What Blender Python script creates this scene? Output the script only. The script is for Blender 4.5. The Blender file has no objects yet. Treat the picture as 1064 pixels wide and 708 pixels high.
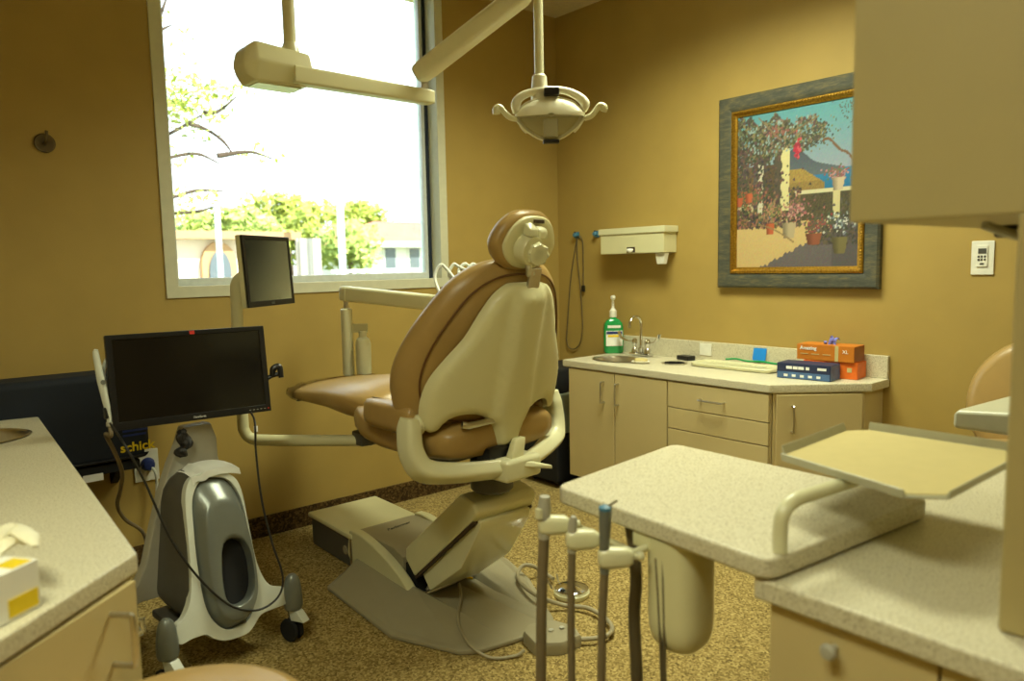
import bpy, bmesh, math, random
from mathutils import Vector, Matrix
C = bpy.context.scene.collection
PI = math.pi
rnd = random.Random(7)
def V(*a): return Vector(a)

# ------------------------------------------------------------------ camera maths (metres, z up; room corner at the origin)
CAM = V(-3.3274, -3.48575, 1.30305); YAW, PITCH, ROLL, FPX = 0.697425, -0.102452, -0.019744, 767.694
_f = V(math.sin(YAW)*math.cos(PITCH), math.cos(YAW)*math.cos(PITCH), math.sin(PITCH))
_r = V(math.cos(YAW), -math.sin(YAW), 0); _u = _r.cross(_f)
_r2 = _r*math.cos(ROLL)+_u*math.sin(ROLL); _u2 = _u*math.cos(ROLL)-_r*math.sin(ROLL)
def ray(px, py): return _f+_r2*((px-532)/FPX)-_u2*((py-354)/FPX)
def ZP(px, py, z): d = ray(px, py); return CAM+d*((z-CAM.z)/d.z)
def XP(px, py, x): d = ray(px, py); return CAM+d*((x-CAM.x)/d.x)
def YP(px, py, y): d = ray(px, py); return CAM+d*((y-CAM.y)/d.y)
def DP(px, py, dist): return CAM+ray(px, py)*dist
def PP(px, py, p0, n): d = ray(px, py); return CAM+d*((p0-CAM).dot(n)/d.dot(n))

# ------------------------------------------------------------------ materials
def lin(c): return tuple(((x/255)/12.92 if x/255 <= .04045 else ((x/255+.055)/1.055)**2.4) for x in c)
def mat(name, rgb, rough=.5, metal=0., var=.06, scale=30., bump=0., bscale=200., coat=0., trans=0., emit=0., spec=.5, alpha=1.):
    m = bpy.data.materials.new(name); m.use_nodes = True; nt = m.node_tree; b = nt.nodes['Principled BSDF']
    c = lin(rgb)
    tc = nt.nodes.new('ShaderNodeTexCoord'); nz = nt.nodes.new('ShaderNodeTexNoise')
    nz.inputs['Scale'].default_value = scale; nz.inputs['Detail'].default_value = 3
    nt.links.new(tc.outputs['Object'], nz.inputs['Vector'])
    rp = nt.nodes.new('ShaderNodeValToRGB'); rp.color_ramp.elements[0].position = .3; rp.color_ramp.elements[1].position = .7
    rp.color_ramp.elements[0].color = (*[x*(1-var) for x in c], 1); rp.color_ramp.elements[1].color = (*[min(1, x*(1+var)) for x in c], 1)
    nt.links.new(nz.outputs['Fac'], rp.inputs['Fac']); nt.links.new(rp.outputs['Color'], b.inputs['Base Color'])
    b.inputs['Roughness'].default_value = rough; b.inputs['Metallic'].default_value = metal
    b.inputs['Specular IOR Level'].default_value = spec
    b.inputs['Coat Weight'].default_value = coat; b.inputs['Transmission Weight'].default_value = trans
    if alpha < 1: b.inputs['Alpha'].default_value = alpha
    if emit: b.inputs['Emission Strength'].default_value = emit; nt.links.new(rp.outputs['Color'], b.inputs['Emission Color'])
    if bump:
        n2 = nt.nodes.new('ShaderNodeTexNoise'); n2.inputs['Scale'].default_value = bscale; n2.inputs['Detail'].default_value = 2
        bp = nt.nodes.new('ShaderNodeBump'); bp.inputs['Strength'].default_value = bump; bp.inputs['Distance'].default_value = .003
        nt.links.new(tc.outputs['Object'], n2.inputs['Vector']); nt.links.new(n2.outputs['Fac'], bp.inputs['Height']); nt.links.new(bp.outputs['Normal'], b.inputs['Normal'])
    return m
def ramp_mat(name, stops, scale, rough=.5, kind='noise', bump=0., spec=.5, stretch=(1, 1, 1)):
    m = bpy.data.materials.new(name); m.use_nodes = True; nt = m.node_tree; b = nt.nodes['Principled BSDF']
    tc = nt.nodes.new('ShaderNodeTexCoord'); mp = nt.nodes.new('ShaderNodeMapping'); mp.inputs['Scale'].default_value = stretch
    nt.links.new(tc.outputs['Object'], mp.inputs['Vector'])
    if kind == 'noise':
        t = nt.nodes.new('ShaderNodeTexNoise'); t.inputs['Detail'].default_value = 4; t.inputs['Roughness'].default_value = .7; out = t.outputs['Fac']
    else:
        t = nt.nodes.new('ShaderNodeTexVoronoi'); out = t.outputs['Color']
    t.inputs['Scale'].default_value = scale
    nt.links.new(mp.outputs['Vector'], t.inputs['Vector'])
    rp = nt.nodes.new('ShaderNodeValToRGB')
    el = rp.color_ramp.elements
    while len(el) < len(stops): el.new(.5)
    for e, (p, c) in zip(el, stops): e.position = p; e.color = (*lin(c), 1)
    nt.links.new(out, rp.inputs['Fac']); nt.links.new(rp.outputs['Color'], b.inputs['Base Color'])
    b.inputs['Roughness'].default_value = rough; b.inputs['Specular IOR Level'].default_value = spec
    if bump:
        bp = nt.nodes.new('ShaderNodeBump'); bp.inputs['Strength'].default_value = bump; bp.inputs['Distance'].default_value = .004
        nt.links.new(out, bp.inputs['Height']); nt.links.new(bp.outputs['Normal'], b.inputs['Normal'])
    return m
def glass_mat(name, tint, refl=.08):
    m = bpy.data.materials.new(name); m.use_nodes = True; nt = m.node_tree; nt.nodes.remove(nt.nodes['Principled BSDF'])
    o = nt.nodes['Material Output']; t = nt.nodes.new('ShaderNodeBsdfTransparent'); t.inputs['Color'].default_value = (*lin(tint), 1)
    g = nt.nodes.new('ShaderNodeBsdfGlossy'); g.inputs['Roughness'].default_value = .03
    lw = nt.nodes.new('ShaderNodeFresnel'); lw.inputs['IOR'].default_value = 1.45
    mx = nt.nodes.new('ShaderNodeMixShader')
    nt.links.new(lw.outputs['Fac'], mx.inputs['Fac']); nt.links.new(t.outputs[0], mx.inputs[1]); nt.links.new(g.outputs[0], mx.inputs[2]); nt.links.new(mx.outputs[0], o.inputs['Surface'])
    return m
WALLC = (170, 144, 78)
M = {}
M['wall'] = mat('wall_paint', WALLC, .55, var=.04, scale=5, bump=.15, bscale=260, spec=.35)
M['ceil'] = mat('ceiling_paint', (205, 190, 150), .9, bump=.1)
M['carpet'] = ramp_mat('loop_carpet', [(.0, (90, 74, 42)), (.35, (136, 116, 68)), (.65, (164, 142, 88)), (1., (196, 174, 114))], 150, .95, 'voronoi', bump=.9, spec=.1, stretch=(1, 1, 1))
M['carpet_base'] = ramp_mat('carpet_base', [(.0, (34, 25, 13)), (.5, (74, 56, 30)), (1., (120, 95, 54))], 120, .95, 'voronoi', bump=.5, spec=.1)
M['stone'] = ramp_mat('speckled_laminate', [(.32, (112, 98, 74)), (.40, (182, 172, 142)), (.5, (206, 199, 172)), (.72, (220, 215, 194))], 260, .38, 'noise', spec=.45)
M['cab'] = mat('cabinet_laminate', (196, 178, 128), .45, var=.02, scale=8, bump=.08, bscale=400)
M['cab_dark'] = mat('cabinet_shadow_gap', (60, 45, 28), .8)
M['hutch'] = mat('hutch_laminate', (170, 154, 104), .5, var=.02, scale=8)
M['cream'] = mat('cream_plastic', (212, 207, 164), .35, var=.02, scale=10)
M['cream2'] = mat('cream_enamel', (214, 211, 174), .3, var=.02, scale=10, coat=.2)
M['lampwhite'] = mat('lamp_white_plastic', (226, 222, 196), .3, var=.02)
M['basegrey'] = mat('base_putty_plastic', (150, 142, 116), .45, var=.03, scale=12, bump=.05)
M['vinyl'] = mat('tan_vinyl', (162, 132, 78), .34, var=.05, scale=14, bump=.12, bscale=30, spec=.45)
M['vinyl_dark'] = mat('vinyl_seam', (96, 62, 26), .6)
M['chrome'] = mat('chrome', (220, 220, 220), .12, 1., var=.02)
M['steel'] = mat('brushed_steel', (206, 202, 190), .3, 1., var=.05, scale=80)
M['black'] = mat('black_plastic', (18, 18, 20), .35, var=.1)
M['blackm'] = mat('black_matte', (14, 14, 16), .8, var=.1)
M['screen'] = mat('dark_screen_glass', (16, 16, 17), .12, var=.05, spec=.6)
M['screen2'] = mat('dark_matt_screen', (20, 24, 29), .5, var=.05, spec=.06)
M['silver'] = mat('silver_plastic', (118, 122, 116), .3, .35, var=.03)
M['cartgrey'] = mat('dark_grey_plastic', (82, 80, 74), .45, .1, var=.05)
M['cartlight'] = mat('cart_white_plastic', (205, 208, 196), .35, var=.02)
M['cartmid'] = mat('column_grey_plastic', (172, 168, 152), .4, .05, var=.03)
M['navy'] = mat('navy_nylon', (14, 22, 34), .8, var=.25, scale=6, bump=.4, bscale=14)
M['yellow'] = mat('yellow_print', (226, 196, 24), .6)
M['whitep'] = mat('white_print', (232, 232, 226), .6)
M['bluep'] = mat('blue_print', (24, 44, 110), .6)
M['paper'] = mat('white_paper', (232, 230, 220), .8, var=.02)
M['liner'] = mat('cream_paper_liner', (196, 180, 122), .8, var=.02)
M['latex'] = mat('pale_latex', (232, 226, 196), .5)
M['traygrey'] = mat('grey_tray_plastic', (176, 174, 150), .35, var=.03)
M['hosegrey'] = mat('taupe_hose', (120, 106, 80), .5, var=.05)
M['hosedark'] = mat('dark_hose', (92, 82, 60), .5, var=.05)
M['cable'] = mat('black_cable', (22, 20, 18), .5)
M['cablegrey'] = mat('grey_cable', (150, 140, 112), .5)
M['winframe'] = mat('window_frame_paint', (206, 204, 178), .45, var=.03)
M['alu'] = mat('white_aluminium', (214, 220, 218), .35, .1)
M['gasket'] = mat('window_gasket', (20, 34, 52), .6)
M['glass'] = glass_mat('window_glass', (246, 252, 252))
M['shield'] = mat('frosted_clear_shield', (214, 206, 160), .2, var=.02, alpha=.32)
M['toecover'] = glass_mat('clear_vinyl_cover', (214, 200, 170))
M['gold'] = mat('antique_gilt', (168, 128, 44), .35, .75, var=.3, scale=120)
M['gold2'] = mat('warm_mirror', (198, 186, 140), .35, .1)
M['frame'] = ramp_mat('weathered_blue_grey_wood', [(.25, (52, 53, 45)), (.5, (72, 73, 60)), (.75, (112, 100, 64))], 16, .55, 'noise', bump=.1, stretch=(1, 1, 5))
M['green'] = mat('green_liquid', (14, 142, 70), .15, var=.05, coat=.6)
M['greencap'] = mat('clear_green_plastic', (26, 120, 76), .15, coat=.5)
M['orange'] = mat('orange_card', (196, 116, 30), .5, var=.06)
M['orange2'] = mat('bright_orange_card', (222, 106, 28), .5, var=.08)
M['orangeside'] = mat('brown_orange_card', (150, 82, 28), .5)
M['gblue'] = mat('dark_blue_card', (34, 44, 78), .5, var=.1)
M['gblue2'] = mat('steel_blue_card', (72, 104, 150), .5, var=.2)
M['violet'] = mat('violet_nitrile', (120, 124, 206), .5)
M['cyan'] = mat('cyan_card', (20, 128, 214), .5)
M['greenc'] = mat('green_cord', (20, 150, 80), .5)
M['clip'] = mat('blue_clip_plastic', (70, 122, 150), .4)
M['red'] = mat('red_print', (206, 48, 34), .5)
M['ring'] = mat('aged_bronze', (112, 100, 76), .35, .8)
M['white'] = mat('white_plastic', (228, 226, 212), .4)
M['bin'] = mat('pale_sage_plastic', (150, 158, 138), .5)
M['leaf'] = ramp_mat('leaves', [(.3, (120, 134, 44)), (.6, (176, 184, 78)), (.8, (214, 206, 124))], 3, .8)
M['leafdark'] = ramp_mat('shrub_leaves', [(.3, (124, 146, 60)), (.6, (178, 190, 100)), (.8, (222, 216, 150))], 2, .8)
M['bark'] = mat('bark', (74, 58, 44), .9)
M['stucco'] = mat('pale_stucco', (222, 206, 180), .9)
M['archpaint'] = mat('tan_arch_paint', (178, 140, 96), .9)
M['housewhite'] = mat('white_siding', (222, 220, 214), .9)
M['roof'] = mat('terracotta_roof', (176, 104, 84), .9, var=.15, scale=2)
M['grass'] = ramp_mat('grass', [(.3, (96, 120, 60)), (.7, (150, 160, 96))], 1.5, .9)
M['asphalt'] = mat('asphalt', (150, 150, 146), .9)
M['darkwin'] = mat('house_window_glass', (90, 98, 100), .2)
M['polewhite'] = mat('pole_paint', (214, 222, 226), .5)
M['hedgewood'] = mat('sign_board', (186, 176, 160), .8)

# ------------------------------------------------------------------ mesh helpers
class MB:
    def __init__(s): s.bm = bmesh.new()
    def box(s, lo, hi, bev=0., seg=2, mtx=None):
        lo, hi = Vector(lo), Vector(hi); b = bmesh.new(); bmesh.ops.create_cube(b, size=1)
        for v in b.verts: v.co = Vector([(lo[i]+hi[i])/2+v.co[i]*(hi[i]-lo[i]) for i in range(3)])
        if bev: bmesh.ops.bevel(b, geom=b.edges[:]+b.verts[:], offset=bev, segments=seg, profile=.5, affect='EDGES', clamp_overlap=True)
        if mtx: bmesh.ops.transform(b, matrix=mtx, verts=b.verts)
        return s.add(b)
    def add(s, b):
        me = bpy.data.meshes.new('tmp'); b.to_mesh(me); b.free(); s.bm.from_mesh(me); bpy.data.meshes.remove(me); return s
    def hull(s, pts, bev=0., seg=2):
        b = bmesh.new(); vs = [b.verts.new(p) for p in pts]; r = bmesh.ops.convex_hull(b, input=vs)
        bmesh.ops.delete(b, geom=[v for v in b.verts if not v.link_faces], context='VERTS')
        bmesh.ops.dissolve_limit(b, angle_limit=.01, verts=b.verts, edges=b.edges)
        if bev: bmesh.ops.bevel(b, geom=b.edges[:]+b.verts[:], offset=bev, segments=seg, profile=.5, affect='EDGES', clamp_overlap=True)
        return s.add(b)
    def prism(s, pts, ext, bev=0., seg=2, holes=()):
        b = bmesh.new(); ext = Vector(ext); es = []
        for lp in [pts]+list(holes):
            vs = [b.verts.new(Vector(p)) for p in lp]
            es += [b.edges.new((vs[i], vs[(i+1) % len(vs)])) for i in range(len(vs))]
        if holes: bmesh.ops.triangle_fill(b, edges=es, use_beauty=True, use_dissolve=False)
        else: b.faces.new(b.verts[:])
        fs = b.faces[:]
        r = bmesh.ops.extrude_face_region(b, geom=fs)
        nv = [x for x in r['geom'] if isinstance(x, bmesh.types.BMVert)]
        bmesh.ops.translate(b, vec=ext, verts=nv)
        bmesh.ops.recalc_face_normals(b, faces=b.faces)
        if bev:
            ed = [e for e in b.edges if len(e.link_faces) == 2 and e.calc_face_angle(0) > .5]
            bmesh.ops.bevel(b, geom=ed, offset=bev, segments=seg, profile=.5, affect='EDGES', clamp_overlap=True)
        return s.add(b)
    def loft(s, rings, cap=True, closed=False):
        b = bmesh.new(); R = [[b.verts.new(Vector(p)) for p in r] for r in rings]; n = len(R[0])
        k = len(R) if closed else len(R)-1
        for i in range(k):
            A, B = R[i], R[(i+1) % len(R)]
            for j in range(n): b.faces.new((A[j], A[(j+1) % n], B[(j+1) % n], B[j]))
        if cap and not closed:
            for r in (R[0], R[-1]):
                cen = b.verts.new(sum((v.co for v in r), Vector())/n)
                for j in range(n): b.faces.new((r[j], r[(j+1) % n], cen))
        bmesh.ops.recalc_face_normals(b, faces=b.faces); return s.add(b)
    def tube(s, pts, r, seg=10, res=6, smooth=True, flat=1., closed=False, upv=None, e=2.):
        pts = [Vector(p) for p in pts]
        rs = r if isinstance(r, (list, tuple)) else [r]*len(pts)
        if smooth and len(pts) > 2: pts, rs = catmull(pts, rs, res, closed)
        rings = []; n = len(pts); t0 = (pts[1]-pts[0]).normalized()
        nrm = upv.copy() if upv else (V(0, 0, 1) if abs(t0.z) < .9 else V(1, 0, 0))
        for i, p in enumerate(pts):
            t = (pts[(i+1) % n]-pts[i-1]) if (closed or 0 < i < n-1) else (pts[1]-pts[0] if i == 0 else pts[-1]-pts[-2])
            t.normalize(); nrm = nrm-t*nrm.dot(t)
            if nrm.length < 1e-5: nrm = t.orthogonal()
            nrm.normalize(); bn = t.cross(nrm)
            rings.append([p+(nrm*x_*flat+bn*y_)*rs[i] for x_, y_ in sup(1, 1, seg, e)])
        return s.loft(rings, closed=closed)
    def lathe(s, prof, o=(0, 0, 0), axis=(0, 0, 1), seg=28, cap=True):
        o = Vector(o); ax = Vector(axis).normalized(); x = ax.orthogonal().normalized(); y = ax.cross(x)
        return s.loft([[o+ax*h+(x*math.cos(2*PI*k/seg)+y*math.sin(2*PI*k/seg))*max(r, 1e-4) for k in range(seg)] for r, h in prof], cap=cap)
    def cyl(s, a, b, r, seg=20, bev=.0):
        a, b = Vector(a), Vector(b); L = (b-a).length; e = min(bev, r*.9, L*.45)
        pr = [(r-e, 0), (r, e), (r, L-e), (r-e, L)] if e else [(r, 0), (r, L)]
        return s.lathe(pr, a, b-a, seg)
    def pad(s, outline, prof, fn):
        # prof: list of (inset, w); fn(x, y, w) -> point
        n = len(outline); nor = []
        for i in range(n):
            t = (Vector(outline[(i+1) % n])-Vector(outline[i-1])); nn = Vector((t.y, -t.x)); nor.append(nn.normalized())
        area = sum(outline[i][0]*outline[(i+1) % n][1]-outline[(i+1) % n][0]*outline[i][1] for i in range(n))
        sg = -1 if area > 0 else 1
        return s.loft([[fn(*(Vector(outline[i])+nor[i]*sg*ins), w) for i in range(n)] for ins, w in prof])
    def build(s, name, m, parent=None, local=False, sharp=35, sub=0):
        me = bpy.data.meshes.new(name)
        ca = math.radians(sharp)
        if not local and parent is not None:
            s.bm.transform(world_of(parent).inverted())
        bmesh.ops.recalc_face_normals(s.bm, faces=s.bm.faces)
        for f in s.bm.faces: f.smooth = True
        for e in s.bm.edges:
            if len(e.link_faces) != 2 or e.calc_face_angle(0) > ca: e.smooth = False
        s.bm.to_mesh(me); s.bm.free()
        o = bpy.data.objects.new(name, me); C.objects.link(o)
        wn = o.modifiers.new('normals', 'WEIGHTED_NORMAL'); wn.keep_sharp = True; wn.weight = 60
        if isinstance(m, (list, tuple)):
            for q in m: me.materials.append(q)
        else: me.materials.append(m)
        if parent is not None: o.parent = parent
        if sub: md = o.modifiers.new('smooth', 'SUBSURF'); md.levels = sub; md.render_levels = sub
        return o
def world_of(o):
    m = Matrix.Translation(o.location) @ Matrix.Rotation(o.rotation_euler.z, 4, 'Z')
    return world_of(o.parent) @ m if o.parent else m
def catmull(P, rs, res, closed=False):
    n = len(P); out = []; ro = []
    for i in range(n if closed else n-1):
        p0 = P[i-1] if (closed or i > 0) else P[0]*2-P[1]; p1 = P[i]; p2 = P[(i+1) % n]
        p3 = P[(i+2) % n] if (closed or i+2 < n) else P[-1]*2-P[-2]
        for k in range(res):
            t = k/res
            out.append(.5*((2*p1)+(p2-p0)*t+(2*p0-5*p1+4*p2-p3)*t*t+(3*p1-p0-3*p2+p3)*t**3)); ro.append(rs[i]*(1-t)+rs[(i+1) % n]*t)
    if not closed: out.append(P[-1].copy()); ro.append(rs[-1])
    return out, ro
def spline2(pts, res=6, closed=True):
    o, _ = catmull([Vector((p[0], p[1], 0)) for p in pts], [0]*len(pts), res, closed); return [(q.x, q.y) for q in o]
def sup(hw, hh, n=24, e=3.):
    return [(hw*math.copysign(abs(math.cos(a))**(2/e), math.cos(a)), hh*math.copysign(abs(math.sin(a))**(2/e), math.sin(a))) for a in [2*PI*k/n for k in range(n)]]
def tag(o, label=None, cat=None, group=None, kind=None):
    if label: o['label'] = label
    if cat: o['category'] = cat
    if group: o['group'] = group
    if kind: o['kind'] = kind
    return o
def thing(name, label, cat, loc=(0, 0, 0), rz=0., group=None):
    o = bpy.data.objects.new(name, None); o.empty_display_size = .1; C.objects.link(o); o.location = loc; o.rotation_euler = (0, 0, rz)
    return tag(o, label, cat, group)
def struct(mb, name, m): return tag(mb.build(name, m), kind='structure')
def text(body, size, mtx, m, name, parent, depth=.0006, shear=0., bold=0.):
    cu = bpy.data.curves.new(name, 'FONT'); cu.body = body; cu.size = size; cu.extrude = depth; cu.shear = shear; cu.offset = bold
    cu.align_x = 'CENTER'; cu.align_y = 'CENTER'; cu.resolution_u = 3
    t = bpy.data.objects.new(name, cu); C.objects.link(t); bpy.context.view_layer.update()
    me = bpy.data.meshes.new_from_object(t.evaluated_get(bpy.context.evaluated_depsgraph_get()))
    bpy.data.objects.remove(t); bpy.data.curves.remove(cu)
    me.transform(mtx)
    if parent is not None: me.transform(world_of(parent).inverted())
    me.materials.clear(); me.materials.append(m)
    o = bpy.data.objects.new(name, me); C.objects.link(o); o.parent = parent; return o
def basis(o, x, y):
    x = Vector(x).normalized(); y = Vector(y); y = (y-x*y.dot(x)).normalized(); z = x.cross(y)
    m = Matrix((x, y, z)).transposed().to_4x4(); m.translation = Vector(o); return m

# ================================================================== THE ROOM
HC = 2.833; XW = -4.25; YB = -6.2; XE = 0.
struct(MB().box((XW-.3, YB-.3, -.1), (XE+.3, .15, 0)), 'floor', M['carpet'])
struct(MB().box((XW-.3, YB-.3, HC), (XE+.3, .3, HC+.1)), 'ceiling', M['ceil'])
struct(MB().box((XE, YB, 0), (XE+.15, .15, HC)), 'wall_right', M['wall'])
struct(MB().box((XW-.15, YB, 0), (XW, .15, HC)), 'wall_left', M['wall'])
struct(MB().box((XW-.15, YB-.15, 0), (XE+.15, YB, HC)), 'wall_back', M['wall'])
wl, wr, wb, wt = -2.394, -.872, 1.183, 2.832
ox = .052
struct(MB().prism([(XW, 0, 0), (XE, 0, 0), (XE, 0, HC), (XW, 0, HC)], (0, .15, 0),
       holes=[[(wl+.03, 0, wb+.03), (wr-.03, 0, wb+.03), (wr-.03, 0, wt-.004), (wl+.03, 0, wt-.004)]]), 'wall_front', M['wall'])
struct(MB().box((XW, -.012, 0), (XE, 0, .103), .003), 'baseboard_front', M['carpet_base'])
struct(MB().box((-.012, YB, 0), (0, -.012, .103), .003), 'baseboard_right', M['carpet_base'])
# window 1: flat surround, jambs, aluminium sash, gasket, pane
win = bpy.data.objects.new('window_1', None); C.objects.link(win); win.location = ((wl+wr)/2, 0, wb); tag(win, kind='structure')
def ringp(a, b, c, d, w, y0, y1, bev=.003):
    return MB().prism([(a, y0, b), (c, y0, b), (c, y0, d), (a, y0, d)], (0, y1-y0, 0), bev, holes=[[(a+w, y0, b+w), (c-w, y0, b+w), (c-w, y0, d-w), (a+w, y0, d-w)]])
ringp(wl, wb, wr, wt+.045, ox, -.008, .085).build('window_frame', M['winframe'], win)
MB().box((wr-.066, .084, wb+.05), (wr-.0525, .0982, wt)).build('gasket', M['gasket'], win)
ringp(wl+.03, wb+.03, wr-.03, wt+.045, .056, .0985, .145).build('window_sash', M['alu'], win)
MB().box((wl+.06, .118, wb+.06), (wr-.06, .124, wt+.02)).build('window_pane', M['glass'], win)

# ================================================================== PAINTING
py0, py1, pz0, pz1 = -1.222, -2.043, 1.164, 2.112
pic = thing('framed_painting', 'framed garden terrace painting hanging on tan wall', 'painting', (0, (py0+py1)/2, pz0))
def frame_ring(a0, a1, b0, b1, prof):
    # prof: list of (inset, depth)
    return MB().loft([[(-d, a0-i, b0+i), (-d, a1+i, b0+i), (-d, a1+i, b1-i), (-d, a0-i, b1-i)] for i, d in prof], cap=False)
frame_ring(py0, py1, pz0, pz1, [(0, .002), (0, .026), (.01, .034), (.045, .03), (.07, .022), (.074, .002)]).build('outer_frame', M['frame'], pic, sharp=20)
frame_ring(py0-.072, py1+.072, pz0+.072, pz1-.072, [(0, .002), (0, .026), (.006, .03), (.014, .028), (.02, .02), (.03, .017), (.031, .002)]).build('gilt_liner', M['gold'], pic, sharp=20)
bead = MB()
a0, a1, b0, b1 = py0-.081, py1+.081, pz0+.081, pz1-.081
def beads(p, q):
    p, q = Vector(p), Vector(q); n = int((q-p).length/.0135)
    for i in range(n):
        c = p.lerp(q, (i+.5)/n); bmesh.ops.create_uvsphere(bead.bm, u_segments=6, v_segments=4, radius=.0055, matrix=Matrix.Translation(c))
for p, q in [((-.029, a0, b0), (-.029, a1, b0)), ((-.029, a1, b0), (-.029, a1, b1)), ((-.029, a1, b1), (-.029, a0, b1)), ((-.029, a0, b1), (-.029, a0, b0))]: beads(p, q)
bead.build('gilt_beading', M['gold'], pic)
# picture itself: a coast terrace of my own arrangement, colour per vertex
NU, NV = 150, 170
def mixc(a, b, t): return tuple(x*(1-t)+y*t for x, y in zip(a, b))
pr = random.Random(3)
img = [[None]*(NV+1) for _ in range(NU+1)]
jit = lambda c, a: tuple(max(0, min(255, x+pr.uniform(-a, a))) for x in c)
for i in range(NU+1):
    for j in range(NV+1):
        u, v = i/NU, j/NV
        c = mixc((158, 160, 176), (96, 160, 172), max(0, min(1, (v-.55)/.4)))                  # sky
        if v < .60: c = mixc((20, 100, 150), (52, 128, 170), max(0, (v-.42)/.18))               # sea
        hl = .595+.15*math.exp(-((u-.50)/.13)**2)+.03*math.exp(-((u-.72)/.12)**2)
        if .57 < v < hl and u < .86: c = mixc((92, 104, 112), (78, 86, 98), (v-.57)/.15)      # far hill
        if u < .74 and v < .615-.55*max(0, u-.56) and v > .47: c = mixc((176, 148, 74), (132, 108, 62), pr.random()*.6+.4*(v < .53))
        if u < .46 and .33 < v < .66: c = mixc((70, 62, 48), (140, 106, 64), pr.random()*.5+.4*(u < .18))
        if v < .475 and u > .46: c = mixc((66, 60, 42), (96, 88, 60), pr.random())   # parapet
        if .455 < v < .482 and u > .50: c = (210, 202, 164)
        if .80 < u < .86 and .28 < v < .46: c = (206, 194, 144)
        if u < .17 and .30 < v < .43: c = (198, 186, 150)
        if v < .29: c = (208, 180, 122)                                                        # sunny paving
        edge = .0+.40*(u-.22)+.007*math.sin(u*61)+.006*math.sin(u*150)
        if v < .29 and v < edge: c = (106, 98, 100)
        if v < .30 and u > .80: c = (92, 86, 88)
        if .15 < u < .235 and .30 < v < .74: c = (206, 200, 176) if u > .19 else (96, 92, 88)     # pillars
        if .33 < u < .455 and .29 < v < .84: c = (214, 204, 150) if u > .39+.008*math.sin(v*70) else (84, 76, 64)
        img[i][j] = jit(c, 7)
def dab(u, v, r, c, asp=1.):
    for i in range(max(0, int((u-r)*NU)), min(NU, int((u+r)*NU)+1)+1):
        for j in range(max(0, int((v-r*asp)*NV)), min(NV, int((v+r*asp)*NV)+1)+1):
            if ((i/NU-u)/r)**2+((j/NV-v)/(r*asp))**2 <= 1: img[i][j] = c
fol = [(78, 82, 58), (100, 104, 72), (122, 120, 88), (60, 64, 48), (138, 130, 92), (88, 76, 72), (70, 70, 66)]
for _ in range(2600):
    u = pr.random()*.74; top = .975-.11*u+.025*math.sin(u*23)+.015*math.sin(u*61); bot = .66+.16*u+.03*math.sin(u*19) if u > .1 else .5
    v = bot+(top-bot)*pr.random()
    if pr.random() < 1.15-1.05*(u/.74)**2: dab(u, v, .005+.009*pr.random(), jit(pr.choice(fol), 8))
for _ in range(520): dab(abs(pr.gauss(0, .17)), .42+.36*pr.random(), .006+.006*pr.random(), jit(pr.choice([(62, 58, 58), (78, 72, 66), (92, 70, 74), (70, 74, 56), (110, 84, 74)]), 8))
for _ in range(160): dab(.10+.55*pr.random(), .74+.2*pr.random(), .008, pr.choice([(150, 172, 172), (120, 146, 150), (140, 112, 100)]))
for _ in range(150): dab(pr.gauss(.68, .07), pr.gauss(.81, .035), .006, jit(pr.choice(fol), 8))
for _ in range(60): dab(pr.gauss(.92, .05), pr.gauss(.93, .04), .005, (88, 96, 84))
for _ in range(60): dab(pr.gauss(.52, .014), pr.gauss(.735, .035), .009, pr.choice([(186, 36, 66), (206, 84, 96), (150, 40, 60)]))
for _ in range(30): dab(pr.gauss(.36, .05), pr.gauss(.86, .02), .008, (146, 92, 82))
for k in range(80):
    t = k/79; dab(.72+.23*t, .77-.15*t**1.7+.012*math.sin(t*9), .008, (118, 86, 60)); dab(.42+.26*t, .83+.09*t, .005, (122, 104, 74)); dab(.19+.14*t, .97-.12*t, .006, (132, 110, 86))
for _ in range(1300):
    u = pr.random()*.56; v = .26+abs(pr.gauss(0, .11))
    if v < .56 and (not (.36 < u < .455 or .18 < u < .235) or v < .36): dab(u, v, .005+.007*pr.random(), jit(pr.choice([(70, 74, 50), (92, 92, 62), (134, 108, 78), (76, 62, 66), (160, 104, 88), (54, 54, 46), (110, 80, 78)]), 8))
for _ in range(500): dab(.62+.38*pr.random(), .14+abs(pr.gauss(0, .09)), .009, jit(pr.choice([(78, 72, 58), (96, 88, 70), (66, 62, 56), (88, 80, 84)]), 6))
for cu, cv, sx, cols in [(.53, .36, .06, [(176, 108, 112), (196, 150, 140), (96, 98, 66), (130, 96, 96)]), (.32, .36, .05, [(140, 134, 90), (104, 104, 66), (180, 130, 104)]), (.68, .26, .045, [(150, 70, 72), (84, 90, 60), (104, 92, 76)]), (.86, .27, .055, [(216, 216, 210), (80, 88, 66), (66, 70, 58), (130, 138, 150)]), (.83, .56, .035, [(146, 92, 92), (104, 112, 80), (184, 138, 138)]), (.05, .46, .04, [(160, 92, 66), (86, 92, 60)]), (.16, .46, .04, [(150, 96, 80), (90, 96, 66)])]:
    for _ in range(150): dab(pr.gauss(cu, sx), pr.gauss(cv, sx*.6), .007, jit(pr.choice(cols), 8))
for cu, cv, w, h, col in [(.30, .25, .032, .06, (194, 98, 60)), (.46, .235, .052, .085, (184, 168, 134)), (.66, .175, .058, .06, (146, 84, 58)), (.86, .13, .052, .085, (122, 112, 70)), (.84, .50, .042, .065, (200, 180, 150)), (.11, .46, .028, .045, (196, 100, 66)), (.02, .44, .028, .045, (186, 92, 62))]:
    for k in range(26):
        t = k/25; ww = w*(.7+.3*t)
        for q in range(14): dab(cu+(q/13-.5)*2*ww, cv-h/2+h*t, .006, mixc(col, tuple(x*.6 for x in col), max(0, 1-q/7)*.8))
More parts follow.
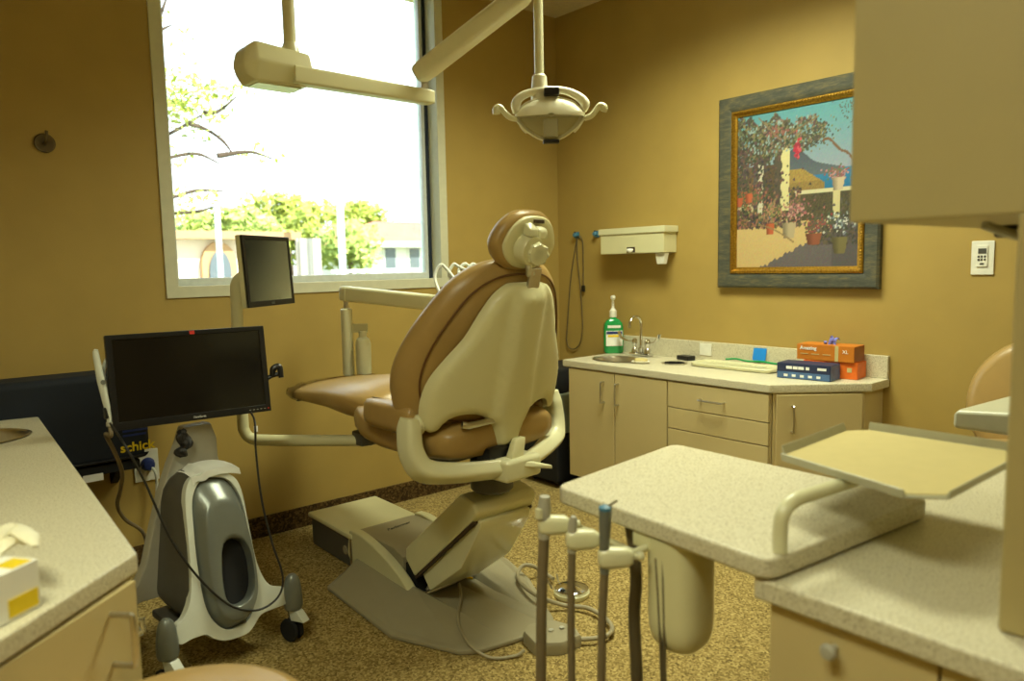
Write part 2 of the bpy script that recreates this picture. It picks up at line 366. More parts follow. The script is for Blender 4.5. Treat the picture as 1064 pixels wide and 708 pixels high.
for k in range(50):
    t = k/49; dab(.2+.3*t, .28-.12*t**1.5, .005, (146, 122, 84))
cy0, cy1, cz0, cz1 = py0-.1, py1+.1, pz0+.1, pz1-.1
bmc = bmesh.new(); vv = [[bmc.verts.new((-.012, cy0+(cy1-cy0)*i/NU, cz0+(cz1-cz0)*j/NV)) for j in range(NV+1)] for i in range(NU+1)]
for i in range(NU):
    for j in range(NV): bmc.faces.new((vv[i][j], vv[i][j+1], vv[i+1][j+1], vv[i+1][j]))
mbx = MB(); mbx.bm.free(); mbx.bm = bmc
mcan = bpy.data.materials.new('painted_canvas'); mcan.use_nodes = True; _n = mcan.node_tree; _a = _n.nodes.new('ShaderNodeVertexColor'); _a.layer_name = 'Col'
_n.links.new(_a.outputs['Color'], _n.nodes['Principled BSDF'].inputs['Base Color']); _n.nodes['Principled BSDF'].inputs['Roughness'].default_value = .55
cv = mbx.build('canvas', mcan, pic)
ca = cv.data.color_attributes.new('Col', 'FLOAT_COLOR', 'POINT')
k = 0
for i in range(NU+1):
    for j in range(NV+1): ca.data[k].color = (*[q*.78 for q in lin(img[i][j])], 1); k += 1

# ================================================================== BACK COUNTER RUN (right wall)
ZC = .773
units = []
def handle(parent, p, q, out, m=M['steel'], r=.0045, off=.028, name='handle'):
    p, q, out = Vector(p), Vector(q), Vector(out).normalized(); e = (q-p).normalized()*.008
    return MB().tube([p, p+out*off*.7, p+out*off+e, q+out*off-e, q+out*off*.7, q], r, 8, 4).build(name, m, parent)
sc = thing('sink_cabinet', 'beige two door base cabinet under the small sink', 'cabinet', (-.24, -.925, 0))
MB().box((-.478, -1.262, .126), (-.002, -.588, .734), .002).build('body', M['cab'], sc)
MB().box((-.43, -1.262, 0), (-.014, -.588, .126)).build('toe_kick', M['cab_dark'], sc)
for ya, yb, hy in ((-.588, -.922, -.852), (-.926, -1.262, -.952)):
    d = MB().box((-.496, yb+.001, .13), (-.4785, ya-.001, .728), .002).build('door', M['cab'], sc)
    handle(d, (-.496, hy, .572), (-.496, hy, .68), (-1, 0, 0))
dc = thing('drawer_cabinet', 'beige base cabinet with three drawers right of the sink cabinet', 'cabinet', (-.24, -1.535, 0))
MB().box((-.478, -1.806, .126), (-.002, -1.266, .734), .002).build('body', M['cab'], dc)
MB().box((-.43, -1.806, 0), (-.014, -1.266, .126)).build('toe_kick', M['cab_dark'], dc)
for k, (za, zb) in enumerate(((.607, .728), (.504, .603), (.13, .5))):
    d = MB().box((-.496, -1.803, za), (-.4785, -1.269, zb), .002).build('drawer', M['cab'], dc)
    if k == 0: handle(d, (-.496, -1.462, .664), (-.496, -1.585, .664), (-1, 0, 0))
    if k == 2: handle(d, (-.496, -1.462, .42), (-.496, -1.585, .42), (-1, 0, 0))
cc = thing('corner_cabinet', 'beige angled end cabinet below the glove boxes', 'cabinet', (-.2, -1.93, 0))
MB().prism([(-.478, -1.812, .126), (-.172, -2.066, .126), (-.002, -2.066, .126), (-.002, -1.812, .126)], (0, 0, .608), .002).build('body', M['cab'], cc)
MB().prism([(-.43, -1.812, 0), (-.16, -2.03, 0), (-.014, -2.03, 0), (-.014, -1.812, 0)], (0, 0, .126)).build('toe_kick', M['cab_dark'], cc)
_n = V(-.254, -.306, 0).normalized(); _p0 = V(-.478, -1.812, 0)+_n*.001; _d = V(.306, -.254, 0).normalized()
d = MB().prism([_p0+_d*.012+V(0, 0, .13), _p0+_d*.378+V(0, 0, .13), _p0+_d*.378+V(0, 0, .728), _p0+_d*.012+V(0, 0, .728)], _n*.017, .002).build('door', M['cab'], cc)
_h = _p0+_d*.075+_n*.018
handle(d, _h+V(0, 0, .57), _h+V(0, 0, .68), _n)
def ell(cx, cy, a, b, z, n=40): return [(cx+a*math.cos(2*PI*k/n), cy+b*math.sin(2*PI*k/n), z) for k in range(n)]
SKX, SKY = -.30, -.78; HOX, HOY = -.225, -1.1
ct = thing('countertop', 'speckled cream countertop with backsplash along the right wall', 'countertop', (-.25, -1.3, .735))
MB().prism([(-.5, -.543, .735), (-.5, -1.808, .735), (-.172, -2.093, .735), (-.002, -2.093, .735), (-.002, -.543, .735)], (0, 0, .038), .006,
   holes=[ell(SKX, SKY, .115, .155, .735), ell(HOX, HOY, .055, .055, .735, 28)]).build('worktop', M['stone'], ct)
MB().box((-.022, -2.09, .773), (-.002, -.56, .873), .003).build('backsplash', M['stone'], ct)
sk = thing('sink_basin', 'small oval stainless sink set in the speckled counter beside faucet', 'sink', (SKX, SKY, .64))
def basin(cx, cy, a, b, z, dep, t=.0): 
    pr = [(1.07, .004), (1.03, .006), (.98, .002), (.95, -.01), (.9, -dep*.6), (.75, -dep*.95), (.12, -dep)]
    out = [(1.0, -.006), (.98, -.012), (.94, -dep*.6), (.78, -dep-.004), (.12, -dep-.006)]
    L = [[(cx+a*s*math.cos(2*PI*k/40), cy+b*s*math.sin(2*PI*k/40), z+h) for k in range(40)] for s, h in pr]
    return MB().loft(L, cap=False)
basin(SKX, SKY, .113, .153, ZC, .11).build('bowl', M['steel'], sk)
MB().lathe([(.018, 0), (.02, .003), (.012, .004)], (SKX, SKY, ZC-.11)).build('drain', M['chrome'], sk)
# faucet
fx = thing('gooseneck_faucet', 'chrome gooseneck faucet with two wing handles behind the sink', 'faucet', (-.105, -.775, ZC))
FX, FY = -.105, -.775
MB().box((FX-.025, FY-.075, ZC+.004), (FX+.025, FY+.075, ZC+.02), .008).build('base_plate', M['chrome'], fx)
MB().tube([(FX, FY, ZC+.02), (FX, FY, ZC+.12), (FX, FY, ZC+.19), (FX-.02, FY+.002, ZC+.222), (FX-.055, FY+.006, ZC+.225), (FX-.083, FY+.008, ZC+.2), (FX-.088, FY+.009, ZC+.165)], .0085, 12, 6).build('spout', M['chrome'], fx)
MB().cyl((FX, FY, ZC+.018), (FX, FY, ZC+.05), .016, bev=.004).build('collar', M['chrome'], fx)
for s in (1, -1):
    h = MB().lathe([(.02, 0), (.018, .02), (.011, .03), (.013, .045), (.018, .055), (.014, .075), (.004, .082)], (FX, FY+s*.046, ZC+.018)).build('valve', M['chrome'], fx)
    MB().tube([(FX, FY+s*.046, ZC+.085), (FX-.012, FY+s*.09, ZC+.084), (FX-.02, FY+s*.13, ZC+.1), (FX-.022, FY+s*.148, ZC+.135)], [.006, .009, .016, .014], 10, 5, flat=.35, upv=V(0, 0, 1)).build('wing_handle', M['chrome'], h)
# pump bottle
bo = thing('pump_bottle', 'green mouthwash bottle with white pump on the counter by the sink', 'bottle', (-.095, -.555, ZC+.001), math.radians(-38))
def bsec(w, d, z): return [(x, y, z) for x, y in sup(w, d, 28, 4)]
MB().loft([bsec(.040, .024, 0), bsec(.045, .028, .006), bsec(.046, .029, .05), bsec(.046, .029, .115), bsec(.042, .027, .14), bsec(.026, .02, .156), bsec(.014, .014, .162), bsec(.014, .014, .166)]).build('body', M['green'], bo, local=True)
MB().box((-.038, -.031, .035), (.038, -.0285, .105), .0008).build('label_panel', M['whitep'], bo, local=True)
MB().box((-.036, -.0325, .09), (.036, -.031, .102)).build('label_band', M['bluep'], bo, local=True)
MB().box((-.03, -.0325, .077), (.03, -.031, .086)).build('label_band', M['yellow'], bo, local=True)
MB().box((-.03, -.0305, .118), (.03, -.0285, .13)).build('label_band', M['whitep'], bo, local=True)
MB().lathe([(.016, .166), (.017, .168), (.017, .196), (.012, .2), (.006, .212), (.005, .245), (.007, .247), (.011, .252), (.011, .262), (.006, .266)], seg=20).build('pump', M['white'], bo, local=True)
MB().tube([(0, 0, .257), (.0, -.02, .258), (0, -.034, .252)], .0045, 8).build('pump_nozzle', M['white'], bo, local=True)
for o_ in [bo]+list(bo.children): pass
for ch in bo.children: ch.data.transform(Matrix.Scale(1.27, 4))
# soap dish, waste ring, black case, mat, card, cord
sd = thing('soap_dish', 'white soap bar dish on the counter in front of the faucet', 'dish', (-.335, -.965, ZC+.001), math.radians(-60))
MB().loft([[(x, y, z) for x, y in sup(a, b, 28, 2.4)] for a, b, z in [(.03, .022, 0), (.042, .03, .004), (.05, .036, .011), (.046, .032, .012), (.036, .024, .008)]]).build('dish_body', M['white'], sd, local=True)
MB().loft([[(x, y, z) for x, y in sup(a, b, 28, 2.4)] for a, b, z in [(.034, .022, .009), (.037, .025, .014), (.034, .022, .022), (.02, .012, .026)]]).build('soap_bar', M['liner'], sd, local=True)
wr_ = thing('waste_chute', 'black round waste opening with steel ring set in counter', 'waste chute', (HOX, HOY, .6))
MB().lathe([(.062, .772), (.062, .777), (.052, .7765), (.05, .76), (.048, .62), (.002, .615)], (HOX, HOY, 0), seg=32, cap=False).build('chute', M['blackm'], wr_)
MB().lathe([(.053, .7772), (.062, .7785), (.066, .776), (.064, .7735), (.062, .7735)], (HOX, HOY, 0), seg=32, cap=False).build('rim', M['steel'], wr_)
cs = MB().box((-.045, -.028, 0), (.045, .028, .024), .005).build('instrument_case', M['black']); cs.location = (-.075, -1.06, ZC+.0005); cs.rotation_euler.z = math.radians(80)
tag(cs, 'small black case on counter against backsplash left of instrument tray', 'case')
tr = thing('instrument_tray', 'long cream instrument tray with raised ribs on the back counter', 'tray', (-.17, -1.43, ZC+.001), math.radians(-88))
t_out = [(x, y) for x, y in sup(.225, .085, 40, 6)]
MB().pad(t_out, [(.012, 0), (.004, .003), (0, .016), (.003, .019), (.008, .017), (.012, .007), (.02, .006)], lambda x, y, w: V(x, y, w)).build('tray_body', M['cream2'], tr, local=True)
rb = MB()
for i in range(14): rb.box((-.185+i*.028, -.06, .006), (-.172+i*.028, .06, .014), .003)
rb.build('rib', M['cream2'], tr, local=True)
gc = MB().tube([V(-.08, -1.31, ZC+.026), V(-.06, -1.36, ZC+.03), V(-.075, -1.43, ZC+.026), V(-.06, -1.5, ZC+.028), V(-.07, -1.58, ZC+.026), V(-.065, -1.66, ZC+.024)], .005, 8).build('green_cord', M['greenc'])
tag(gc, 'green cord lying along rear edge of the cream instrument tray', 'cord')
bc = MB().box((-.034, -.001, 0), (.034, .001, .062)).build('blue_card', M['cyan']); bc.location = (-.04, -1.475, ZC+.03); bc.rotation_euler = (math.radians(-14), 0, math.radians(-84))
tag(bc, 'bright blue card propped against the backsplash behind tray', 'card')
wp = MB().box((-.026, -1.186, .80), (-.0222, -1.112, .865), .0015).build('outlet_plate', M['white']); tag(wp, 'white blank outlet plate on the speckled backsplash', 'outlet plate')
# glove boxes
def carton(name, label, loc, rz, L, D, H, mtop, mside, mend, group):
    t = thing(name, label, 'glove box', loc, rz, group)
    MB().box((-L/2, -D/2, 0), (L/2, D/2, H), .0015).build('carton', mside, t, local=True)
    MB().box((L/2-.0005, -D/2+.002, .002), (L/2+.0008, D/2-.002, H-.002)).build('end_panel', mend, t, local=True)
    MB().box((-L/2+.002, -D/2+.002, H-.0005), (L/2-.002, D/2-.002, H+.0007)).build('top_panel', mtop, t, local=True)
    return t
def decal(t, m, x0, x1, z0, z1, D, name='print_mark'): return MB().box((x0, -D/2-.0012, z0), (x1, -D/2+.0005, z1)).build(name, m, t, local=True)
def tloc(t, x, y, z): return world_of(t) @ V(x, y, z)
tdir = lambda t, x, y, z: (world_of(t).to_3x3() @ V(x, y, z))
RZB = math.radians(-83)
b1 = carton('glove_box', 'dark blue glove box lying on the back counter near its bend', (-.228, -1.835, ZC+.001), RZB, .235, .115, .068, M['gblue'], M['gblue'], M['gblue2'], 'glove boxes on the back counter')
decal(b1, M['gblue2'], -.115, .115, .002, .03, .115, 'lower_band')
for i in range(5): MB().box((-.085+i*.036, -.0595, .009), (-.068+i*.036, -.058, .02)).build('print_mark', M['whitep'], b1, local=True)
for i, (x, w) in enumerate([(-.075, .03), (-.045, .024), (-.022, .03), (.012, .018)]): MB().box((x, -.0592, .043), (x+w*.85, -.0575, .056)).build('print_mark', M['whitep'], b1, local=True)
decal(b1, M['whitep'], .062, .1, .045, .056, .115)
b2 = carton('glove_box', 'bright orange glove box underneath the brown orange one', (-.10, -1.89, ZC+.001), RZB, .235, .115, .072, M['orange2'], M['orange2'], M['orange2'], 'glove boxes on the back counter')
decal(b2, M['liner'], .075, .095, .03, .05, .115)
b3 = carton('glove_box', 'brown orange glove box on top with violet gloves poking out', (-.105, -1.872, ZC+.075), math.radians(-86), .255, .115, .07, M['orange'], M['orange'], M['orangeside'], 'glove boxes on the back counter')
decal(b3, M['liner'], .045, .06, .0, .07, .115, 'stripe')
text('Amazing', .022, basis(tloc(b3, -.075, -.0588, .053), tdir(b3, 1, 0, 0), V(0, 0, 1)), M['whitep'], 'lettering', b3, bold=.0005)
text('XL', .022, basis(tloc(b3, .09, -.0588, .045), tdir(b3, 1, 0, 0), V(0, 0, 1)), M['whitep'], 'lettering', b3)
for i in range(3): MB().box((-.11+i*.05, -.0592, .026), (-.075+i*.05, -.0575, .029)).build('print_mark', M['liner'], b3, local=True)
def crumple(name, m, label, cat, cen, sz, n, seed, ang=0):
    r = random.Random(seed); b = MB()
    for k in range(n):
        a = r.random()*2*PI; L = sz*(.6+.6*r.random()); up = .35+.5*r.random()
        p = Vector(cen)+V(r.uniform(-.5, .5)*sz, r.uniform(-.8, .8)*sz, 0)
        d = V(math.cos(a), math.sin(a), 0)
        b.tube([p-V(0, 0, .004), p+d*L*.3+V(0, 0, L*up*.8), p+d*L*.65+V(0, 0, L*up), p+d*L+V(0, 0, L*up*.55)], [sz*.12, sz*.2, sz*.17, sz*.06], 8, 4, flat=.45)
    return tag(b.build(name, m), label, cat)
crumple('nitrile_glove', M['violet'], 'violet nitrile gloves poking out of the brown orange box', 'glove', (-.105, -1.88, ZC+.147), .04, 7, 5)
# wall dispenser, clip hooks, cord, control plate
ds = thing('wall_dispenser', 'cream rectangular dispenser box mounted on wall above the sink', 'dispenser', (-.06, -.65, 1.34))
y0, y1 = XP(624, 260, -.115).y, XP(689.5, 255, -.115).y
MB().box((-.115, y1, 1.352), (-.002, y0, 1.475), .004).build('body', M['cream'], ds)
MB().box((-.122, y1-.012, 1.462), (-.002, y0+.012, 1.497), .004).build('lid', M['cream2'], ds)
MB().box((-.1165, y1+.20, 1.358), (-.1145, y1+.26, 1.388), .0005).build('slot', M['cab_dark'], ds)
MB().tube([(-.112, y1+.215, 1.372), (-.125, y1+.23, 1.368), (-.125, y1+.25, 1.372)], [.006, .012, .007], 8).build('tissue_tip', M['paper'], ds)
MB().hull([(-.1, y1+.07, 1.351), (-.1, y1+.005, 1.351), (-.06, y1+.07, 1.351), (-.06, y1+.005, 1.351), (-.095, y1+.062, 1.29), (-.095, y1+.013, 1.29), (-.07, y1+.062, 1.29), (-.07, y1+.013, 1.29)], .003).build('cup', M['white'], ds)
def clip(y, z, label):
    t = thing('wall_clip', label, 'clip', (-.02, y, z), group='blue holders on the right wall')
    MB().box((-.008, y-.018, z-.02), (-.001, y+.018, z+.02), .003).build('backplate', M['clip'], t)
    MB().lathe([(.0, 0), (.013, .002), (.015, .02), (.011, .026), (.0, .028)], (-.008, y, z), (-1, 0, 0), 16).build('knob', M['clip'], t)
    MB().box((-.028, y-.004, z+.006), (-.022, y+.004, z+.022), .001).build('prong', M['black'], t)
clip(-.175, 1.478, 'blue wall clip in the corner with thin dark cord hanging from it')
clip(-.345, 1.478, 'blue wall clip at left end of the cream dispenser')
cd = thing('hanging_cord', 'thin dark cord looped down the wall from the blue clip', 'cord', (-.012, -.19, .8))
cpts = [(600, 246), (597, 262), (593, 290), (590, 330), (589, 356), (595, 363), (602, 358), (605, 345), (605, 330), (603, 300), (600, 270), (600, 247), (605, 250), (606, 275), (606, 298)]
MB().tube([XP(a, b, -.012) for a, b in cpts], .0032, 8, 5).build('cord', M['hosedark'], cd)
p = XP(606, 300, -.014); MB().box(p+V(-.008, -.011, -.02), p+V(.008, .011, .02), .005).build('inline_switch', M['black'], cd)
pl = thing('wall_control', 'white wall timer plate with small display and buttons', 'switch', (-.005, -2.432, 1.29))
MB().box((-.007, -2.473, 1.226), (-.001, -2.392, 1.36), .003).build('plate', M['white'], pl)
MB().box((-.0115, -2.452, 1.258), (-.007, -2.413, 1.342), .0015).build('module', M['white'], pl)
MB().box((-.0128, -2.447, 1.31), (-.0115, -2.418, 1.33)).build('display', M['cartgrey'], pl)
bt = MB()
for i in range(3):
    for j in range(2): bt.box((-.0128, -2.446+i*.011, 1.282+j*.012), (-.0115, -2.439+i*.011, 1.290+j*.012))
bt.box((-.0128, -2.44, 1.266), (-.0115, -2.426, 1.273)); bt.build('button_row', M['cartgrey'], pl)
# robe hook on window wall
hk = thing('wall_ring', 'small bronze wall ring on the tan wall left of window', 'wall ring', (-2.81, -.02, 1.82))
MB().lathe([(.0, 0), (.036, 0), (.038, .005), (.034, .008), (.03, .006), (.0, .006)], (-2.81, -.0005, 1.819), (0, -1, 0), 28).build('backplate', M['ring'], hk)
MB().tube([(-2.81, -.006, 1.819), (-2.81, -.03, 1.822), (-2.808, -.045, 1.84), (-2.806, -.047, 1.862)], [.008, .006, .005, .006], 10).build('hook', M['ring'], hk)

# ================================================================== MAIN DENTAL CHAIR
TH = math.radians(5)
dch = thing('dental_chair', 'large tan dental chair with cream back shell facing the window', 'dental chair', (-1.77, -1.48, 0), TH)
LN = math.radians(14); BO = V(0, -.12, .82); BU = V(0, -math.sin(LN), math.cos(LN)); BR = V(0, -math.cos(LN), -math.sin(LN))
def back(x, s, w, k=.85): return BO+V(x, 0, 0)+BU*s+BR*(w-k*x*x)
def sym(pts): return pts+[(-x, y) for x, y in reversed(pts) if abs(x) > 1e-6]
# cushion
cush = spline2(sym([(0, .497), (.12, .484), (.215, .425), (.285, .32), (.335, .21), (.358, .11), (.35, .02), (.31, -.055), (.16, -.075), (0, -.08)]), 5)
MB().pad(cush, [(.16, -.035), (.075, -.03), (.045, -.034), (.018, -.046), (.004, -.066), (0, -.085), (.004, -.105), (.02, -.128), (.05, -.142), (.16, -.125)], back).build('back_cushion', M['vinyl'], dch, local=True, sharp=60)
seam = [back(*(Vector(p)*.0+Vector((p[0]*.87, .2+(p[1]-.2)*.87))), -.031) for p in cush]
MB().tube(seam, .0035, 6, closed=True, smooth=False).build('seam_piping', M['vinyl_dark'], dch, local=True)
# shell
sh = [(.055, .432), (.09, .423), (.128, .39), (.165, .328), (.202, .25), (.248, .185), (.292, .11), (.308, .04), (.306, -.02), (.29, -.06), (.262, -.055), (.24, -.025), (.2, -.005), (.14, -.004), (.085, -.03), (.06, -.075), (.05, -.125), (.03, -.135)]
sh = sym(sh); sh = spline2(sh, 3)
MB().pad(sh, [(.0, -.028), (-.002, -.01), (.002, 0), (.008, .007), (.03, .01)], back)
shell = MB()
# grid shell so that the central ridge and edge wrap can be shaped
def inside(p, poly):
    c = False; n = len(poly)
    for i in range(n):
        a, b = poly[i], poly[i-1]
        if (a[1] > p[1]) != (b[1] > p[1]) and p[0] < (b[0]-a[0])*(p[1]-a[1])/(b[1]-a[1])+a[0]: c = not c
    return c
def shell_w(x, s):
    rid = .02*(1/(1+math.exp(-(.065+.05*max(0, .25-s)-abs(x))/.005)))   # raised centre panel
    return rid*(1 if s < .4 else .4)
b = bmesh.new()
ov = [b.verts.new((x, s, 0)) for x, s in sh]
for i in range(len(ov)): b.edges.new((ov[i], ov[(i+1) % len(ov)]))
bmesh.ops.triangle_fill(b, edges=b.edges[:], use_beauty=True)
for _ in range(4):
    lg = [e for e in b.edges if e.calc_length() > .028 and not e.is_boundary]
    if lg: bmesh.ops.subdivide_edges(b, edges=lg, cuts=1, use_grid_fill=False); bmesh.ops.triangulate(b, faces=[f for f in b.faces if len(f.verts) > 3])
    bmesh.ops.beautify_fill(b, faces=b.faces[:], edges=[e for e in b.edges if not e.is_boundary])
for _ in range(3): bmesh.ops.smooth_vert(b, verts=[v for v in b.verts if not v.is_boundary], factor=.5, use_axis_x=True, use_axis_y=True, use_axis_z=False)
bnd = {v: v.is_boundary for v in b.verts}
dist = {}
for v in b.verts: dist[v] = min((Vector((p[0], p[1]))-Vector((v.co.x, v.co.y))).length for p in sh)
for v in b.verts:
    x, s = v.co.x, v.co.y; e = min(1, dist[v]/.03); v.co = back(x, s, .012*math.sqrt(1-(1-e)**2)+shell_w(x, s)*e, .85)
r = bmesh.ops.extrude_face_region(b, geom=b.faces[:]); bmesh.ops.translate(b, vec=BR*-.026, verts=[q for q in r['geom'] if isinstance(q, bmesh.types.BMVert)])
shell.add(b); shell.build('back_shell', M['cream'], dch, local=True, sharp=50)
# headrest support bar, headrest
MB().hull([back(x, s, w) for x in (-.022, .030) for s, w in ((.36, .0), (.36, .012), (.485, .0), (.485, .012))], .003).build('headrest_bar', M['steel'], dch, local=True)
HOv = V(-.012, -.23, 1.302); HL = math.radians(16); HUv = V(0, -math.sin(HL), math.cos(HL)); HRv = V(0, -math.cos(HL), -math.sin(HL))
def head(x, s, w, k=.5): return HOv+V(x, 0, 0)+HUv*s+HRv*(w-k*x*x)
ho = spline2(sym([(0, .168), (.06, .16), (.105, .128), (.13, .085), (.136, .05), (.115, .01), (.07, -.02), (0, -.03)]), 6)
hr = MB().pad(ho, [(.06, -.016), (.02, -.015), (.006, -.022), (0, -.04), (.003, -.058), (.016, -.075), (.06, -.08)], head).build('headrest', M['vinyl'], dch, local=True, sharp=60)
hs = [(x*.86+.004, .066+(y-.066)*.86) for x, y in ho]
MB().pad(hs, [(.0, -.03), (0, -.012), (.006, -.006), (.03, -.004)], head).build('headrest_shell', M['cream'], hr, local=True, sharp=60)
dc_ = head(-.028, .052, 0)
MB().lathe([(.047, -.012), (.049, -.006), (.049, .026), (.044, .034), (.0, .035)], dc_, HRv, 36).build('pivot_drum', M['cream2'], hr, local=True)
kn = [(.036*(1+.06*math.cos(8*a))*math.cos(a), .036*(1+.06*math.cos(8*a))*math.sin(a)) for a in [2*PI*k/64 for k in range(64)]]
km = basis(head(-.014, .044, .034), (V(1, 0, 0)*.93+HRv*.36), HUv)
MB().pad(kn, [(.004, -.012), (0, -.008), (0, .014), (.004, .02), (.02, .021)], lambda x, y, w: km @ V(x, y, -w if (km.to_3x3() @ V(0, 0, 1)).dot(HRv) < 0 else w)).build('adjust_knob', M['cream2'], hr, local=True)
MB().hull([head(x, s, w) for x in (-.055, -.02) for s, w in ((.095, .0), (.098, .035), (.132, .0), (.12, .03))]+[head(-.035, .138, .005)], .006).build('release_catch', M['cream2'], hr, local=True)
MB().hull([head(x, s, w) for x in (-.016, .028) for s, w in ((.09, .0), (.088, .036), (.128, .0), (.12, .03))], .01, 3).build('bracket', M['cream2'], hr, local=True)
MB().hull([head(x, s, w) for x in (-.012, .03) for s, w in ((.134, -.006), (.134, .004), (.144, -.006), (.144, .002))]).build('slot', M['cab_dark'], hr, local=True)
MB().tube([head(-.03, .012, .02), head(-.022, -.008, .022), head(-.006, -.03, .012), back(.0, .47, .008)], [.008, .011, .009, .008], 10).build('link', M['steel'], hr, local=True)
# seat + leg rest (lofted along the chair)
def sec(a, hw, zt, zb, dv=0., n=28, e=3.2): return [V(dv+x, a, (zt+zb)/2+z) for x, z in sup(hw, (zt-zb)/2, n, e)]
MB().loft([sec(-.10, .20, .775, .70), sec(-.085, .245, .79, .672), sec(-.04, .27, .8, .66), (sec(.1, .285, .8, .648)), sec(.25, .29, .803, .65), sec(.36, .285, .815, .665), sec(.42, .268, .825, .69), sec(.44, .235, .82, .715)]).build('seat_cushion', M['vinyl'], dch, local=True, sharp=60)
leg_secs = [(.34, .20, .83, .74), (.38, .235, .856, .722), (.46, .255, .872, .716), (.56, .258, .872, .72), (.68, .25, .858, .735), (.80, .242, .842, .737), (.92, .232, .828, .737), (1.02, .21, .812, .74), (1.09, .17, .798, .746), (1.125, .12, .785, .755)]
MB().loft([sec(*q, e=2.5) for q in leg_secs]).build('leg_rest', M['vinyl'], dch, local=True, sharp=60)
cvs = [(a, hw+.004, zt+.004, zb-.004) for a, hw, zt, zb in leg_secs[6:]]+[(1.135, .1, .782, .752)]
tc_ = MB(); rr = random.Random(4)
tc_.loft([[p+V(0, 0, .004*math.sin(p.x*90+i*2.2)+rr.uniform(-.002, .002)) for p in sec(*q, e=2.5, n=60)] for i, q in enumerate(cvs)], cap=False)
tc_.build('toe_cover', M['toecover'], dch, local=True, sharp=80)
for s in (-1, 1):
    ar = spline2([(s*.345, .02), (s*.345, .16), (s*.335, .25), (s*.305, .29), (s*.265, .285), (s*.245, .22), (s*.245, .08), (s*.26, .01), (s*.31, -.01)], 4)
    MB().pad(ar, [(.05, .752), (.02, .755), (.004, .77), (0, .79), (.003, .812), (.014, .832), (.05, .842)], lambda x, y, w: V(x, y, w+.01-.03*max(0, .12-y)+(.35*(x*x-.06) if w > .8 else 0))).build('side_bolster', M['vinyl'], dch, local=True, sharp=60)
# yoke, levers
for s in (-1, 1):
    P_ = [V(s*.333, .0, .826), V(s*.336, .0, .785), V(s*.336, -.01, .715), V(s*.31, -.03, .658), V(s*.24, -.06, .638), V(s*.14, -.1, .63), V(s*.02, -.14, .626)]
    P2, R2 = catmull(P_, [.03, .041, .043, .046, .042, .039, .039], 6)
    MB().tube(P2, R2, 24, smooth=False, flat=.72, upv=V(s, 0, 0), e=3.6).build('yoke_arm', M['cream2'], dch, local=True, sharp=50)
    MB().cyl((s*.29, 0, .80), (s*.318, 0, .80), .034, 24, .005).build('pivot_cap', M['cream2'], dch, local=True)
MB().box((-.085, -.183, .588), (.085, -.085, .662), .014, 3).build('yoke_block', M['cream2'], dch, local=True)
MB().hull([V(-.045, -.165, .66), V(.005, -.165, .62), V(.045, -.15, .72), V(-.005, -.15, .72), V(-.04, -.13, .66), V(.01, -.13, .62), V(.045, -.12, .72), V(0, -.12, .72)], .006).build('back_link', M['cream'], dch, local=True)
MB().cyl(back(-.005, -.1, .01), back(-.005, -.1, .024), .007, 12).build('link_pin', M['black'], dch, local=True)
MB().hull([V(.0, -.18, .648), V(.03, -.18, .645), V(.095, -.22, .622), V(.10, -.21, .622), V(.11, -.2, .614), V(0, -.17, .628), V(.095, -.22, .61), V(.0, -.185, .632)], .005).build('release_lever', M['cream2'], dch, local=True)
MB().tube([V(-.2, -.1, .795), V(-.18, -.11, .79), V(0, -.11, .792)], .011, 10, smooth=False).build('cross_rod', M['steel'], dch, local=True)
MB().box((-.10, -.12, .62), (.03, -.05, .70), .01).build('latch_box', M['black'], dch, local=True)
MB().box((-.18, 0, .64), (.18, .3, .668), .01).build('seat_pan', M['cartgrey'], dch, local=True)
MB().cyl((0, -.02, .52), (0, -.02, .64), .075, 28, .01).build('swivel_post', M['cartgrey'], dch, local=True)
MB().box((-.06, .34, .68), (.06, .7, .728), .01).build('leg_rest_link', M['cartgrey'], dch, local=True)
# lift arm
la = [(-1.433, .508), (-1.06, .205), (-1.055, .16), (-1.118, .105), (-1.505, .425), (-1.53, .462), (-1.515, .492)]
lx0, lx1 = -1.862, -1.585
MB().prism([(lx0, y, z) for y, z in la], (lx1-lx0, 0, 0), .011, 3).build('lift_arm', M['cream'], dch, sharp=30)
MB().prism([(lx0+.004, y, z) for y, z in ((-1.10, .13), (-1.49, .45), (-1.508, .418), (-1.122, .098))], (lx1-lx0-.008, 0, 0)).build('seam_gap', M['cab_dark'], dch)
MB().prism([(lx0+.022, y, z) for y, z in ((-1.13, .13), (-1.47, .43), (-1.522, .424), (-1.515, .39), (-1.40, .22), (-1.19, .065))], (lx1-lx0-.044, 0, 0), .008).build('lift_arm_undercover', M['cream2'], dch)
# base plate with raised wings
bp = [(-2.066, -.78), (-2.08, -1.301), (-1.965, -1.555), (-1.91, -1.592), (-1.665, -1.64), (-1.61, -1.635), (-1.568, -1.59), (-1.41, -1.28), (-1.345, -1.06), (-1.34, -.78), (-1.40, -.71), (-1.96, -.70)]
MB().prism([(x, y, .001) for x, y in bp], (0, 0, .018), .006).build('base_plate', M['basegrey'], dch)
MB().hull([(-2.05, -.79, .017), (-2.063, -1.295, .017), (-1.955, -1.54, .017), (-1.87, -.70, .07), (-1.86, -1.1, .062), (-1.80, -1.5, .022), (-1.84, -.70, .017), (-1.79, -1.54, .017), (-1.96, -.705, .017)], .006).build('base_wing', M['basegrey'], dch)
MB().hull([(-1.36, -.80, .017), (-1.36, -1.06, .017), (-1.425, -1.28, .017), (-1.575, -1.575, .017), (-1.40, -.80, .06), (-1.41, -1.05, .056), (-1.47, -1.27, .045), (-1.52, -1.1, .055), (-1.51, -.72, .07), (-1.60, -1.56, .024), (-1.55, -.72, .017), (-1.615, -1.575, .017), (-1.42, -.73, .017)], .006).build('base_wing', M['basegrey'], dch)
